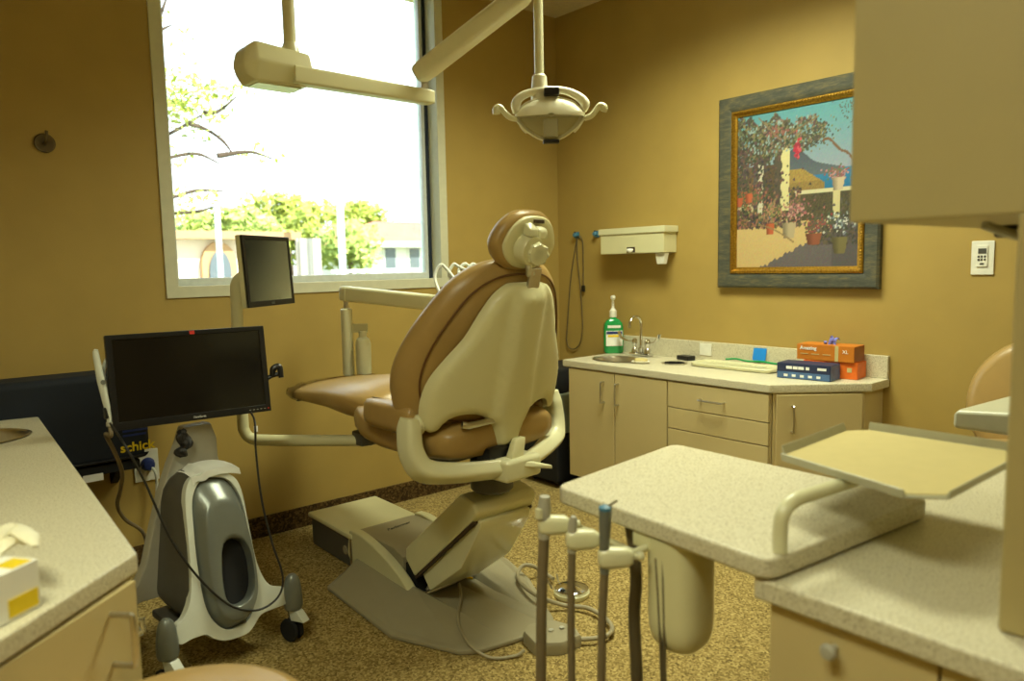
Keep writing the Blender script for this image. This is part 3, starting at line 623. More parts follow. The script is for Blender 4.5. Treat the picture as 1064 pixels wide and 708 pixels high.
MB().hull([(-1.66, -1.12, .018), (-1.6, -1.12, .018), (-1.645, -1.12, .03), (-1.615, -1.12, .03), (-1.63, -1.56, .018), (-1.57, -1.56, .018), (-1.615, -1.56, .026), (-1.585, -1.56, .026)]).build('cable_ridge', M['basegrey'], dch)
ck = [(-.665, .018), (-.64, .155), (-.66, .172), (-.72, .176), (-.82, .165), (-.93, .14), (-1.04, .1), (-1.11, .058), (-1.135, .02)]
for x0 in (-1.89, -1.555): MB().prism([(x0, y, z) for y, z in spline2(ck, 3)[:]], (.042, 0, 0), .008, 3).build('base_cheek', M['cream'], dch)
MB().prism([(-1.85, y, z) for y, z in ((-.63, .02), (-.63, .158), (-.68, .165), (-.95, .17), (-1.02, .15), (-1.02, .02))], (.296, 0, 0), .006).build('pump_cover', M['basegrey'], dch)
MB().box((-1.84, -1.10, .019), (-1.56, -1.02, .13), .005).build('pump_cavity_shade', M['blackm'], dch)  # solid black block: shade of the open pump cavity put into its colour
for q in ([(-1.8, -1.11, .03), (-1.75, -1.12, .10), (-1.66, -1.12, .11), (-1.60, -1.11, .05)], [(-1.83, -1.13, .03), (-1.7, -1.14, .04), (-1.57, -1.13, .05)], [(-1.74, -1.11, .02), (-1.72, -1.13, .08), (-1.7, -1.115, .11)]):
    MB().tube(q, .008, 8, smooth=False).build('bracket', M['steel'], dch)
MB().tube([(-1.68, -1.12, .07), (-1.66, -1.15, .06), (-1.62, -1.17, .045)], .005, 8).build('yellow_wire', M['yellow'], dch)
text('Performer', .03, basis(V(-1.70, -.74, .1685), V(.99, .14, 0), V(-.14, .99, 0)), M['cartgrey'], 'script_lettering', dch, depth=.0008, shear=.4)
# floor junction box
fb = thing('floor_box', 'low cream topped utility box on the carpet at chair foot', 'floor box', (-1.71, -.47, 0))
MB().box((-1.888, -.665, .001), (-1.545, -.26, .135), .012).build('housing', M['cartgrey'], fb)
MB().box((-1.9, -.675, .135), (-1.535, -.25, .158), .009).build('lid', M['cream'], fb)
MB().lathe([(.0, .003), (.018, .003), (.02, 0)], (-1.888, -.60, .07), (-1, 0, 0), 20).build('side_cap', M['basegrey'], fb)
MB().box((-1.894, -.668, .004), (-1.876, -.648, .134), .006).build('corner_trim', M['steel'], fb)

# monitor on chair arm
ma = thing('monitor_arm', 'cream tubular monitor post curving out from under the dental chair', 'monitor arm', (-2.28, -.55, .62))
MB().tube([(-2.235, -.585, 1.27), (-2.262, -.57, 1.275), (-2.282, -.56, 1.25), (-2.285, -.556, 1.2), (-2.288, -.556, 1.0), (-2.288, -.556, .72), (-2.285, -.56, .66), (-2.262, -.575, .628), (-2.21, -.62, .62), (-1.98, -.83, .616), (-1.9, -.90, .616)], .0225, 14, 5).build('post', M['cream'], ma)
MB().cyl((-2.2885, -.556, 1.02), (-2.2885, -.556, 1.05), .0255, 18, .004).build('collar', M['cream2'], ma)
MB().box((-1.96, -.92, .60), (-1.86, -.84, .655), .008).build('clamp', M['cartgrey'], ma)
fm = thing('flat_monitor', 'small black flat monitor on cream post beneath the window', 'monitor', (-2.183, -.652, 1.16))
_y = math.radians(37.57); _ti = math.radians(3.1); mr = V(math.cos(_y), math.sin(_y), 0); mbk = V(-math.sin(_y), math.cos(_y), 0); mu = V(0, 0, math.cos(_ti))+mbk*math.sin(_ti)
def panel(t, o, rr_, uu, w, h, bz, bb, dep, mb, ms, mback):
    n = rr_.cross(uu)
    def q(x, y, z): return o+rr_*x+uu*y+n*z
    MB().hull([q(sx*w/2, sy*h/2, -.002) for sx in (-1, 1) for sy in (-1, 1)]+[q(sx*w/2, sy*h/2, -.028) for sx in (-1, 1) for sy in (-1, 1)]+[q(sx*w/2*.7, sy*h/2*.7, -dep) for sx in (-1, 1) for sy in (-1, 1)], .003).build('back_case', mback, t)
    MB().prism([q(-w/2, -h/2, -.012), q(w/2, -h/2, -.012), q(w/2, h/2, -.012), q(-w/2, h/2, -.012)], n*.014, .003, holes=[[q(-w/2+bz, -h/2+bb, -.012), q(w/2-bz, -h/2+bb, -.012), q(w/2-bz, h/2-bz, -.012), q(-w/2+bz, h/2-bz, -.012)]]).build('bezel', mb, t)
    MB().prism([q(-w/2+bz, -h/2+bb, -.006), q(w/2-bz, -h/2+bb, -.006), q(w/2-bz, h/2-bz, -.006), q(-w/2+bz, h/2-bz, -.006)], n*.004).build('screen', ms, t)
    return q
q = panel(fm, V(-2.183, -.652, 1.297), mr, mu, .34, .272, .016, .022, .05, M['black'], M['screen2'], M['cream'])
text('DELL', .011, basis(q(0, -.125, .003), mr, mu), M['silver'], 'badge_lettering', fm)
MB().cyl(q(-.03, -.02, -.048), V(-2.25, -.575, 1.268), .016, 14).build('mount', M['black'], fm)

# delivery arm with water bottle and whip arms
dl = thing('delivery_system', 'cream delivery beam on post with water bottle behind dental chair', 'delivery arm', (-1.70, -.35, .74))
A_, B_ = DP(357, 305, 3.45), DP(520, 322, 3.1)
ax = (B_-A_).normalized(); sd_ = ax.cross(V(0, 0, 1)).normalized(); up_ = sd_.cross(ax)
bx_ = lambda t, w, h: [A_+ax*t+sd_*x+up_*z for x, z in sup(w, h, 20, 5)]
Lb = (B_-A_).length
MB().loft([bx_(-.012, .018, .026), bx_(-.004, .026, .033), bx_(.01, .028, .035), bx_(Lb, .028, .035)]).build('beam', M['cream'], dl, sharp=50)
MB().loft([bx_(.022, .0292, .0362), bx_(.03, .0292, .0362)]).build('end_cap_joint', M['cream2'], dl)
Pp = DP(361, 352, 3.45); PX, PY = Pp.x, Pp.y
MB().cyl((PX, PY, .74), (PX, PY, 1.115), .027, 22, .005).build('post', M['cream2'], dl)
MB().cyl((PX, PY, 1.113), (PX, PY, 1.16), .012, 14).build('pivot_pin', M['steel'], dl)
bq = DP(377, 352, 3.43)
MB().hull([V(PX, PY, 1.02)+d_ for d_ in (V(0, 0, -.018), V(0, 0, .024), V(0, .02, 0))]+[V(bq.x, bq.y, 1.02)+d_ for d_ in (V(.02, -.015, -.018), V(.02, -.015, .024), V(-.01, .02, -.018), V(-.01, .02, .024), V(.02, .02, .0))], .003).build('bottle_bracket', M['cream'], dl)
MB().lathe([(.0, .0), (.03, .0), (.034, .006), (.035, .05), (.035, .17), (.03, .19), (.018, .2), (.016, .205), (.018, .207), (.018, .228), (.0, .228)], (bq.x, bq.y, .782), seg=24).build('water_bottle', M['cream2'], dl)
MB().tube([(PX, PY, .76), (PX+.03, PY-.02, .735), (PX+.1, PY-.12, .715), (-1.6, -.62, .70), (-1.66, -.8, .70)], .02, 12).build('support_tube', M['cream'], dl)
hc = V(-1.37, -1.0, 1.165)
MB().box((-1.47, -1.10, 1.11), (-1.25, -.90, 1.17), .015).build('delivery_head', M['cream2'], dl)
for i, (pa, pb, pc, pd) in enumerate([((463, 318), (452, 290), (459, 276), (478, 297)), ((484, 300), (467, 288), (473, 275), (490, 285)), ((492, 292), (477, 284), (484, 274.5), (497, 284)), ((501, 284), (487, 281), (493, 274.5), (503, 279))]):
    MB().tube([DP(*pa, 3.12), DP(*pb, 3.16), DP(pc[0]-2, pc[1], 3.17), DP(pc[0]+4, pc[1]+2.5, 3.17), DP(*pd, 3.12), DP(pd[0]+14, pd[1]+18, 3.08)], .007, 10, 6).build('whip_arm', M['cartlight'], dl)

# ================================================================== CEILING MOUNTED OPERATORY LIGHT
ol = thing('operatory_light', 'cream ceiling mounted dental lamp with jointed arm and twin handles', 'dental lamp', (-2.33, -1.22, HC))
c0 = DP(300, 20, 2.3); c0 = V(c0.x, c0.y, 0)
MB().cyl((c0.x, c0.y, 1.95), (c0.x, c0.y, HC-.001), .019, 18).build('ceiling_post', M['cream'], ol)
hx = (DP(448, 102, 2.62)-DP(315, 83, 2.3)); hx.z = 0; hx.normalize(); hy = V(-hx.y, hx.x, 0)
hb = DP(284, 71, 2.3)
def hbp(x, y, z): return hb+hx*x+hy*y+V(0, 0, z)
MB().hull([hbp(-.105, sy*.035, sz*.035) for sy in (-1, 1) for sz in (-1, 1)]+[hbp(-.112, sy*.045, -.005) for sy in (-1, 1)]+[hbp(-.08, sy*.062, .058) for sy in (-1, 1)]+[hbp(-.08, sy*.075, .0) for sy in (-1, 1)]+[hbp(-.08, sy*.055, -.058) for sy in (-1, 1)]+[hbp(.095, sy*.062, .045) for sy in (-1, 1)]+[hbp(.1, sy*.072, -.005) for sy in (-1, 1)]+[hbp(.09, sy*.055, -.055) for sy in (-1, 1)], .007, 2).build('housing', M['cream'], ol)
MB().box((-.07, -.04, -.0605), (.07, .04, -.056), .001, mtx=basis(hb, hx, hy)).build('housing_cover', M['cream2'], ol)
MB().lathe([(.03, -.0), (.027, .03), (.0195, .05)], (c0.x, c0.y, hb.z+.03), seg=20).build('post_collar', M['cream2'], ol)
s0, s1 = DP(310, 79, 2.3), DP(448, 102, 2.62)
fax = (s1-s0).normalized(); fsd = fax.cross(V(0, 0, 1)).normalized(); fup = fsd.cross(fax); FL = (s1-s0).length
fr_ = lambda t, w, h: [s0+fax*t+fsd*x+fup*z for x, z in sup(w, h, 24, 8)]
MB().loft([fr_(-.02, .026, .027), fr_(FL*.97, .025, .024), fr_(FL+.0, .023, .022)]).build('fixed_arm', M['cream'], ol, sharp=40)
j0 = DP(441, 96, 2.62); MB().cyl(j0+V(0, 0, -.02), j0+V(0, 0, .045), .013, 14).build('elbow_pin', M['steel'], ol)
g0, g1 = DP(436, 77, 2.60), DP(548, -10, 2.45)
gax = (g1-g0).normalized(); gsd = gax.cross(V(0, 0, 1)).normalized(); gup = gsd.cross(gax); GL = (g1-g0).length
gr_ = lambda t, w, h: [g0+gax*t+gsd*x+gup*z for x, z in sup(w, h, 20, 4)]
MB().loft([gr_(-.012, .025, .024), gr_(-.004, .03, .031), gr_(.02, .032, .035), gr_(GL*.95, .032, .035), gr_(GL, .025, .028)]).build('spring_arm', M['lampwhite'], ol, sharp=50)
lc = DP(572, 121, 2.45); rt = DP(559, 0, 2.45); rodx, rody = DP(560, 60, 2.45).x, DP(560, 60, 2.45).y
jt = V(rodx, rody, 2.215)
MB().tube([g1-gax*.03, jt+V(0, 0, .03), jt], [.024, .024, .02], 14, smooth=False).build('knuckle', M['steel'], ol)
MB().cyl((rodx, rody, 1.9), (rodx, rody, 2.22), .0155, 18, .003).build('drop_rod', M['cream2'], ol)
MB().lathe([(.017, .085), (.024, .078), (.028, .03), (.029, .0), (.02, -.005)], (rodx, rody, 1.845), seg=20).build('rod_sleeve', M['lampwhite'], ol)
# lamp head: local axes: lx (image right), ly (towards chair), lz up
lx_ = (DP(608, 120, 2.45)-DP(535, 121, 2.45)); lx_.z = 0; lx_.normalize(); ly_ = V(lx_.y, -lx_.x, 0)   # ly_ faces the camera side
LS = 2.45/FPX
def lp(px, py, d=0.): return lc+lx_*((px-572)*LS)+V(0, 0, -(py-121)*LS)+ly_*d
def lens(n=40):
    pts = [(534.5, 121), (540, 113), (549, 107), (560, 103.5), (572, 102.5), (584, 103.5), (595, 107), (603, 113), (608, 119), (603, 129), (594, 138), (584, 144), (572, 147), (559, 144), (548, 137.5), (540, 130)]
    return pts
lo_ = spline2([((a-572), -(b_-121)) for a, b_ in lens()], 3)
def lpt(x, y, w): return lc+lx_*(x*LS)+V(0, 0, y*LS)+ly_*w
MB().pad(lo_, [(14, -.075), (8, -.07), (3, -.05), (.5, -.015), (0, 0), (.8, .006), (2, .004), (3, -.008), (9, -.04), (15, -.052)], lpt).build('reflector', M['lampwhite'], ol, sharp=60)
MB().pad([(x*.86, y*.86) for x, y in lo_], [(0, -.02), (.5, -.015), (6, -.03), (12, -.04)], lpt).build('mirror', M['gold2'], ol, sharp=60)
up = [(x*.985, max(y*.985, -1.)) for x, y in lo_]
def vis(x, y, k): return lpt(x, y, .006+.04*math.sqrt(max(0, 1-k*k)))
MB().loft([[vis(x*k, -1+(y+1)*k, k) for x, y in up] for k in (1., .93, .8, .6, .35, .1)], cap=False).build('visor', M['lampwhite'], ol, sharp=70)
dome = [(x*.98, min(y*.98, -1.)) for x, y in lo_]
MB().loft([[vis(x*k, -1+(y+1)*k, k) for x, y in dome] for k in (1., .93, .8, .6, .35, .1)], cap=False).build('clear_shield', M['shield'], ol, sharp=80)
MB().box((-.024, -.04, -.01), (.024, .02, .012), .004, mtx=basis(lp(572, 130, .004), lx_, V(0, 0, 1))).build('bulb_guard', M['cartmid'], ol)
MB().box((-.025, -.011, -.02), (.025, .013, .03), .004, mtx=basis(lp(573, 98, .006), lx_, V(0, 0, 1))).build('pivot_block', M['black'], ol)
MB().box((-.027, -.006, -.01), (.027, .006, .014), .003, mtx=basis(lp(572, 147.5, .012), lx_, V(0, 0, 1))).build('latch', M['black'], ol)
MB().tube([lp(537, 117, .0), lp(536, 109, .0), lp(541, 101, .0), lp(555, 95.5, .0), lp(572, 94, .0), lp(589, 96, .0), lp(602, 102, .0), lp(608, 109, .0), lp(606, 116, .0)], [.012, .016, .014, .012, .011, .012, .014, .016, .012], 12, 5).build('yoke', M['lampwhite'], ol)
MB().tube([lp(537, 118, .0), lp(542, 112, .003), lp(552, 106, .004), lp(572, 102.5, .005), lp(592, 106, .004), lp(601, 112, .003), lp(607, 118, .0)], .006, 8).build('top_rim', M['lampwhite'], ol)
for s, pts in ((-1, [(537, 123.5), (530, 121.5), (524, 116), (521, 112), (518, 111), (516, 113.5), (516, 118)]), (1, [(607, 124), (614, 121.5), (619, 116), (622, 112), (625, 111.5), (627.5, 113.5), (626.5, 117)])):
    MB().tube([lp(a, b_, .005) for a, b_ in pts], [.009, .01, .0095, .0095, .011, .013, .012], 12, 5).build('handle', M['cream2'], ol)
    MB().tube([lp(608 if s > 0 else 537, 122, 0), lp(601 if s > 0 else 542, 133, .01), lp(596 if s > 0 else 547, 138, .01)], .004, 8).build('side_clip', M['lampwhite'], ol)

# ================================================================== IMAGING CART
CR = math.radians(7.3)
ic = thing('imaging_cart', 'grey and white rolling imaging cart with wide black monitor', 'medical cart', (-2.52, -.98, 0), CR)
cr = V(math.cos(CR), math.sin(CR), 0); cb = V(-math.sin(CR), math.cos(CR), 0)
FO = V(-2.55, -1.11, .15); FLn = math.radians(14); fu = V(0, 0, math.cos(FLn))+cb*math.sin(FLn); fn = cr.cross(fu)   # fn faces the viewer
def fpx(px, py, w=0.): return PP(px, py, FO+fn*w, fn)
def f2(px, py): p = fpx(px, py)-FO; return (p.dot(cr), p.dot(fu))
def fq(x, y, w=0.): return FO+cr*x+fu*y+fn*w
front = spline2([f2(*p) for p in [(207, 492), (224, 489), (240, 494), (250, 508), (258, 545), (264, 575), (270, 594), (280, 608), (296, 611), (298, 626), (284, 633), (271, 639), (262, 653), (254, 660), (235, 666), (222, 664), (214, 660), (200, 664), (186, 670), (183, 651), (190, 643), (197, 625), (198, 600), (195, 560), (192, 520), (196, 500)]], 4)
inset = spline2([f2(*p) for p in [(207, 501), (222, 496), (238, 500), (250, 519), (257, 550), (262, 583), (265.5, 613), (263, 632), (256, 646), (237, 654.5), (222, 646), (212, 626), (204.5, 584), (201, 550), (199.5, 520)]], 4)
hole = spline2([f2(*p) for p in [(234, 561.5), (241, 560), (249, 563), (255, 574), (258.5, 592), (259, 609), (254, 622), (243, 628.5), (232, 623), (228, 605), (226.8, 580), (229, 567)]], 4)
MB().prism([fq(x, y, -.03) for x, y in front], fn*.034, .006, 3, holes=[[fq(x, y, -.03) for x, y in inset]]).build('front_shell', M['cartlight'], ic, sharp=40)
def ins(poly, d): 
    c_ = [sum(p[0] for p in poly)/len(poly), sum(p[1] for p in poly)/len(poly)]
    return [(c_[0]+(x-c_[0])*(1-d), c_[1]+(y-c_[1])*(1-d)) for x, y in poly]
# silver panel with recess
b = bmesh.new(); n_ = 72
def resample(poly, n, ph=None):
    cx = sum(p[0] for p in hole)/len(hole); cy = sum(p[1] for p in hole)/len(hole); out = []
    for k in range(n):
        a = 2*PI*k/n; best = None
        dx, dy = math.cos(a), math.sin(a)
        for i in range(len(poly)):
            x1, y1 = poly[i][0]-cx, poly[i][1]-cy; x2, y2 = poly[(i+1) % len(poly)][0]-cx, poly[(i+1) % len(poly)][1]-cy
            den = dx*(y2-y1)-dy*(x2-x1)
            if abs(den) < 1e-12: continue
            t = (x1*(y2-y1)-y1*(x2-x1))/den; u_ = (x1*dy-y1*dx)/den
            if t > 0 and -1e-9 <= u_ <= 1+1e-9: best = t if best is None else max(best, t)
        out.append((cx+dx*(best or .01), cy+dy*(best or .01)))
    return out
I_, H_ = resample(inset, n_), resample(hole, n_)
mixp = lambda t: [(a[0]*(1-t)+c_[0]*t, a[1]*(1-t)+c_[1]*t) for a, c_ in zip(I_, H_)]
MB().loft([[fq(x, y, w) for x, y in pl_] for pl_, w in ((mixp(0), -.02), (mixp(.04), -.004), (mixp(.15), .004), (mixp(.32), .03), (mixp(.45), .038), (mixp(.9), .036), (mixp(.97), .032), (mixp(1.), .02), (mixp(1.0), -.02))], cap=False).build('silver_panel', M['silver'], ic, sharp=50)
MB().loft([[fq(x, y, w) for x, y in [(hx_*s+(1-s)*sum(p[0] for p in H_)/n_, hy_*s+(1-s)*sum(p[1] for p in H_)/n_) for hx_, hy_ in H_]] for s, w in ((1.0, -.007), (.99, -.0075), (.4, -.008))]).build('recess', M['blackm'], ic)
# dark body behind the front shell
bodyo = spline2([f2(*p) for p in [(205, 494), (224, 491), (240, 496), (249, 512), (256, 545), (262, 580), (264, 612), (256, 645), (235, 655), (215, 652), (200, 642), (197, 615), (194, 560), (192, 515)]], 4)
bodyo = resample(bodyo, 64)
MB().loft([[fq(x, y, -.012) for x, y in ins(bodyo, .03)], [fq(x, y, -.03) for x, y in bodyo]]+[[FO+cr*x+V(0, 0, (y*fu.z)*(1-.05*t))+cb*(y*fu.dot(cb)*(1-t)+.05+.24*t) for x, y in ins(bodyo, -.05*math.sin(t*PI))] for t in (0.05, .25, .5, .75, 1.)], cap=True).build('body', M['cartgrey'], ic, sharp=60)
# rear column: A-shaped plate
RO = FO+cb*.33; rn = -cb
def r2(px, py): p = PP(px, py, RO, rn)-RO; return (p.dot(cr), p.z)
colL = [r2(*p) for p in [(184, 442), (179, 460), (170, 482), (160, 515), (152, 550), (145, 585), (137, 604), (126, 616), (125, 632), (142, 622), (160, 617)]]
xc = r2(200, 450)[0]
colpts = [(x, z) for x, z in colL]; colpts += [(xc+(xc-x)*(.9 if z > .5 else .62), z) for x, z in reversed(colL)]
MB().prism([RO+cr*x+V(0, 0, z) for x, z in colpts], -cb*.05, .008).build('column', M['cartmid'], ic)
# casters
for (hx0, hy0), front_ in (((-2.763, -1.135), 1), ((-2.335, -1.08), 1), ((-2.80, -.80), 0), ((-2.37, -.745), 0)):
    cs_ = MB().lathe([(.0, .245), (.012, .243), (.022, .232), (.028, .21), (.032, .17), (.033, .135), (.03, .122), (.0, .12)], (hx0, hy0, 0), seg=24).build('caster', M['silver'], ic)
    f_ = V(.35, -.94, 0).normalized()
    o_ = V(hx0, hy0, 0)+f_*-.0
    sdv = V(f_.y, -f_.x, 0)
    tmp = [o_+f_*.03+V(0, 0, .118), o_+f_*.062+V(0, 0, .085), o_+f_*-.01+V(0, 0, .118), o_+f_*.0+V(0, 0, .08)]
    MB().hull([p+sdv*s for p in tmp for s in (-.016, .016)], .003).build('brake_pedal', M['cartlight'], cs_)
    wc = o_+V(0, 0, .042)-f_*.012
    for s in (-.02, .006): MB().cyl(wc+sdv*s, wc+sdv*(s+.014), .041, 24, .004).build('wheel', M['blackm'], cs_)
    MB().hull([o_+V(0, 0, .122)+sdv*s+f_*a for s in (-.01, .01) for a in (-.02, .02)]+[wc+sdv*s for s in (-.006, .006)]).build('fork', M['cartgrey'], cs_)
# base plate linking the legs
MB().hull([V(a, b_, z) for (a, b_) in ((-2.70, -1.08), (-2.40, -1.04), (-2.73, -.82), (-2.44, -.79)) for z in (.125, .15)], .006).build('chassis', M['cartgrey'], ic)
_y = math.radians(-4.5); _ti = math.radians(7.8); cmr = V(math.cos(_y), math.sin(_y), 0); cmb = V(-math.sin(_y), math.cos(_y), 0); cmu = V(0, 0, math.cos(_ti))+cmb*math.sin(_ti)
MOc = V(-2.556, -.855, .9465)
cmon = MB().hull([MOc+cmr*x+cmu*y-cmr.cross(cmu)*z for x, y, z in [(sx*.255, sy*.155, .004) for sx in (-1, 1) for sy in (-1, 1)]+[(sx*.255, sy*.155, .03) for sx in (-1, 1) for sy in (-1, 1)]+[(sx*.16, sy*.1, .055) for sx in (-1, 1) for sy in (-1, 1)]], .003).build('monitor', M['black'], ic)
nq = cmr.cross(cmu)
q2 = lambda x, y, z: MOc+cmr*x+cmu*y+nq*z
MB().prism([q2(-.255, -.155, -.004), q2(.255, -.155, -.004), q2(.255, .155, -.004), q2(-.255, .155, -.004)], nq*.008, .002, holes=[[q2(-.236, -.13, -.004), q2(.236, -.13, -.004), q2(.236, .138, -.004), q2(-.236, .138, -.004)]]).build('bezel', M['black'], cmon)
MB().prism([q2(-.236, -.13, -.003), q2(.236, -.13, -.003), q2(.236, .138, -.003), q2(-.236, .138, -.003)], nq*.003).build('screen', M['screen'], cmon)
text('ViewSonic', .010, basis(q2(.01, -.1435, .0045), cmr, cmu), M['whitep'], 'badge_lettering', cmon)
MB().box((-.008, -.006, 0), (.008, .006, .002), mtx=basis(q2(.01, .147, .0035), cmr, cmu)).build('red_sticker', M['red'], cmon)
bt = MB()
for i in range(5): bt.box((-.003, -.001, 0), (.003, .001, .001), mtx=basis(q2(.18+i*.013, -.1435, .004), cmr, cmu))
bt.build('button_row', M['cartmid'], cmon)
MB().box((-.002, -.002, 0), (.002, .002, .001), mtx=basis(q2(.245, -.1435, .004), cmr, cmu)).build('power_light', M['red'], cmon)
MB().hull([q2(x, y, z) for x in (-.05, .05) for y in (-.06, .05) for z in (-.05, -.09)], .005).build('mount_head', M['cartmid'], cmon)
# handpiece holders on each side of the monitor
MB().hull([q2(-.275, y, z) for y in (-.115, -.075) for z in (-.035, .005)]+[q2(-.25, y, z) for y in (-.11, -.08) for z in (-.03, -.0)], .004).build('handpiece_holder', M['black'], cmon)
MB().tube([q2(.25, -.04, -.02), q2(.275, -.03, -.015), q2(.297, -.025, -.01)], .008, 8).build('side_hook', M['black'], cmon)
MB().tube([q2(.275, -.03, -.012), q2(.28, -.005, -.01), q2(.3, .0, -.005), q2(.303, -.04, .0)], [.009, .012, .012, .009], 10).build('side_hook', M['black'], cmon)
cbl = MB(); rr = random.Random(2)
base_ = PP(190, 463, FO+cb*.25, cb)
for k in range(7):
    a = rr.uniform(-.012, .012); c_ = rr.uniform(-.008, .008)
    cbl.tube([base_+V(a, c_, .05), base_+V(-a*1.3, -c_, .03), base_+V(.012-a, c_, .0), base_+V(-.01+a, -c_, -.02), base_+V(a*.5, 0, -.035)], .009, 8)
cbl.build('cable_bundle', M['cable'], ic)
# power cord of monitor, front loop
MB().tube([q2(.185, -.15, -.01)]+[fpx(*p, w) for p, w in (((265, 440), .06), ((266, 470), .05), ((272, 520), .05), ((283, 565), .05), ((293, 595), .045), ((292, 615), .04), ((280, 629), .035), ((262, 635), .04), ((240, 630), .055), ((215, 610), .06), ((190, 580), .06), ((172, 550), .06), ((150, 500), .06), ((128, 460), .06))]+[q2(-.262, -.128, .0)], .0036, 8, 5).build('scanner_cable', M['cable'], ic)
MB().cyl(fpx(265.5, 443, .058), fpx(266, 449, .058), .0062, 10).build('cable_tag', M['whitep'], ic)
# scanner pen in the holder
hp = thing('scanner_handpiece', 'slim cream scanner handpiece clipped upright beside the cart monitor', 'handpiece', q2(-.27, -.13, .0))
MB().tube([q2(-.262, -.125, -.006), q2(-.262, -.1, -.005), q2(-.268, -.05, -.005), q2(-.275, .01, -.005), q2(-.28, .06, -.005), q2(-.283, .1, -.005), q2(-.281, .112, -.002)], [.008, .009, .011, .0125, .0105, .009, .006], 14, 5).build('pen_body', M['cartlight'], hp)
MB().cyl(q2(-.262, -.14, -.006), q2(-.262, -.124, -.006), .011, 14, .002).build('pen_collar', M['cartmid'], hp)
MB().lathe([(.0, 0), (.007, .0), (.008, .002)], q2(-.272, .005, .013), nq, 12).build('pen_button', M['silver'], hp)
pen2 = thing('curing_wand', 'thin pale wand standing behind the cream scanner handpiece', 'handpiece', q2(-.25, -.1, -.045))
MB().tube([q2(-.245, -.1, -.035), q2(-.262, .0, -.03), q2(-.262, .05, -.03), q2(-.25, .08, -.03), q2(-.238, .085, -.03)], .006, 10).build('wand', M['cartlight'], pen2)
cbx = MB().tube([q2(-.262, -.14, -.006), q2(-.262, -.17, -.01), DP(110, 452, 2.48), DP(120, 472, 2.52), DP(127, 492, 2.6), DP(125, 510, 2.7), DP(122, 525, 2.8), DP(130, 540, 2.88), DP(150, 556, 2.95), V(-2.62, -.31, .1), V(-2.62, -.30, .01), V(-2.75, -.28, .008)], .007, 10, 6).build('handpiece_hose', M['hosegrey']); tag(cbx, 'taupe hose dropping from scanner handpiece to floor behind cart', 'hose')
# leaflet draped over the top of the cart
pb = MB(); top_ = fq(*f2(224, 489)); 
rings = []
lf = []
for i in range(13):
    x = -.085+.165*i/12; row = []
    zz = -2.6*(x+.0)**2*1.0
    for j, (d_, dz) in enumerate(((.016, -.02), (.006, .002), (-.05, .022), (-.11, .036))):
        row.append(top_+cr*x+fn*d_+V(0, 0, dz+.005+zz+(.006*math.sin(i*1.7+j) if i < 4 else 0)))
    lf.append(row)
bl = bmesh.new(); vv = [[bl.verts.new(p) for p in r_] for r_ in lf]
for i in range(12):
    for j in range(3): bl.faces.new((vv[i][j], vv[i+1][j], vv[i+1][j+1], vv[i][j+1]))
bmesh.ops.solidify(bl, geom=bl.faces[:], thickness=.0012)
lp_ = tag(pb.add(bl).build('leaflet', M['paper']), 'white printed leaflet draped over the top of rolling cart', 'paper')
# navy bag, shelf, outlet
bg = thing('equipment_bag', 'dark navy equipment bag with yellow lettering against the window wall', 'bag', (-2.85, -.17, .5))
by = -.25
MB().box((-3.55, by, .545), (-2.56, -.05, .905), .03, 4).build('bag_body', M['navy'], bg)
MB().tube([(-3.53, by-.001, .56), (-2.585, by-.001, .56)], .006, 8, smooth=False).build('piping', M['black'], bg)
text('schick', .052, basis(YP(143, 464, by-.003), V(1, 0, .0), V(.0, 0, 1)), M['yellow'], 'lettering', bg, bold=.0012)
for k in range(3): MB().box((-2.66, by-.002, .645+k*.018), (-2.575+.008*k, by, .653+k*.018)).build('blue_mark', M['bluep'], bg)
MB().box((-2.585, by-.003, .572), (-2.555, by, .582)).build('white_mark', M['whitep'], bg)
shf = thing('wall_shelf', 'black shelf on the window wall under the navy equipment bag', 'shelf', (-2.9, -.12, .5))
MB().box((-3.5, -.235, .505), (-2.6, -.0015, .5425), .004).build('board', M['blackm'], shf)
for x in (-3.4, -2.67): MB().prism([(x, -.002, .504), (x, -.17, .504), (x, -.002, .40)], (.03, 0, 0), .003).build('bracket', M['blackm'], shf)
tg = MB().box((-.035, -.0015, -.014), (.035, .0015, .014)).build('shelf_tag', M['whitep']); tg.location = YP(97, 497, -.262)+V(0, .0, 0); tag(tg, 'small white tag on front edge of the black stand', 'tag')
ot = thing('wall_outlet', 'white wall outlet with blue plug behind the rolling cart', 'outlet', (-2.52, -.01, .45))
MB().box((-2.575, -.008, .385), (-2.475, -.001, .525), .003).build('plate', M['white'], ot)
MB().lathe([(.0, .03), (.02, .028), (.026, .02), (.03, 0)], (-2.52, -.008, .46), (0, -1, 0), 18).build('blue_plug', M['bluep'], ot)
MB().tube([(-2.51, -.03, .45), (-2.5, -.05, .42), (-2.5, -.05, .36), (-2.52, -.06, .2)], .006, 8).build('plug_cord', M['cartlight'], ot)

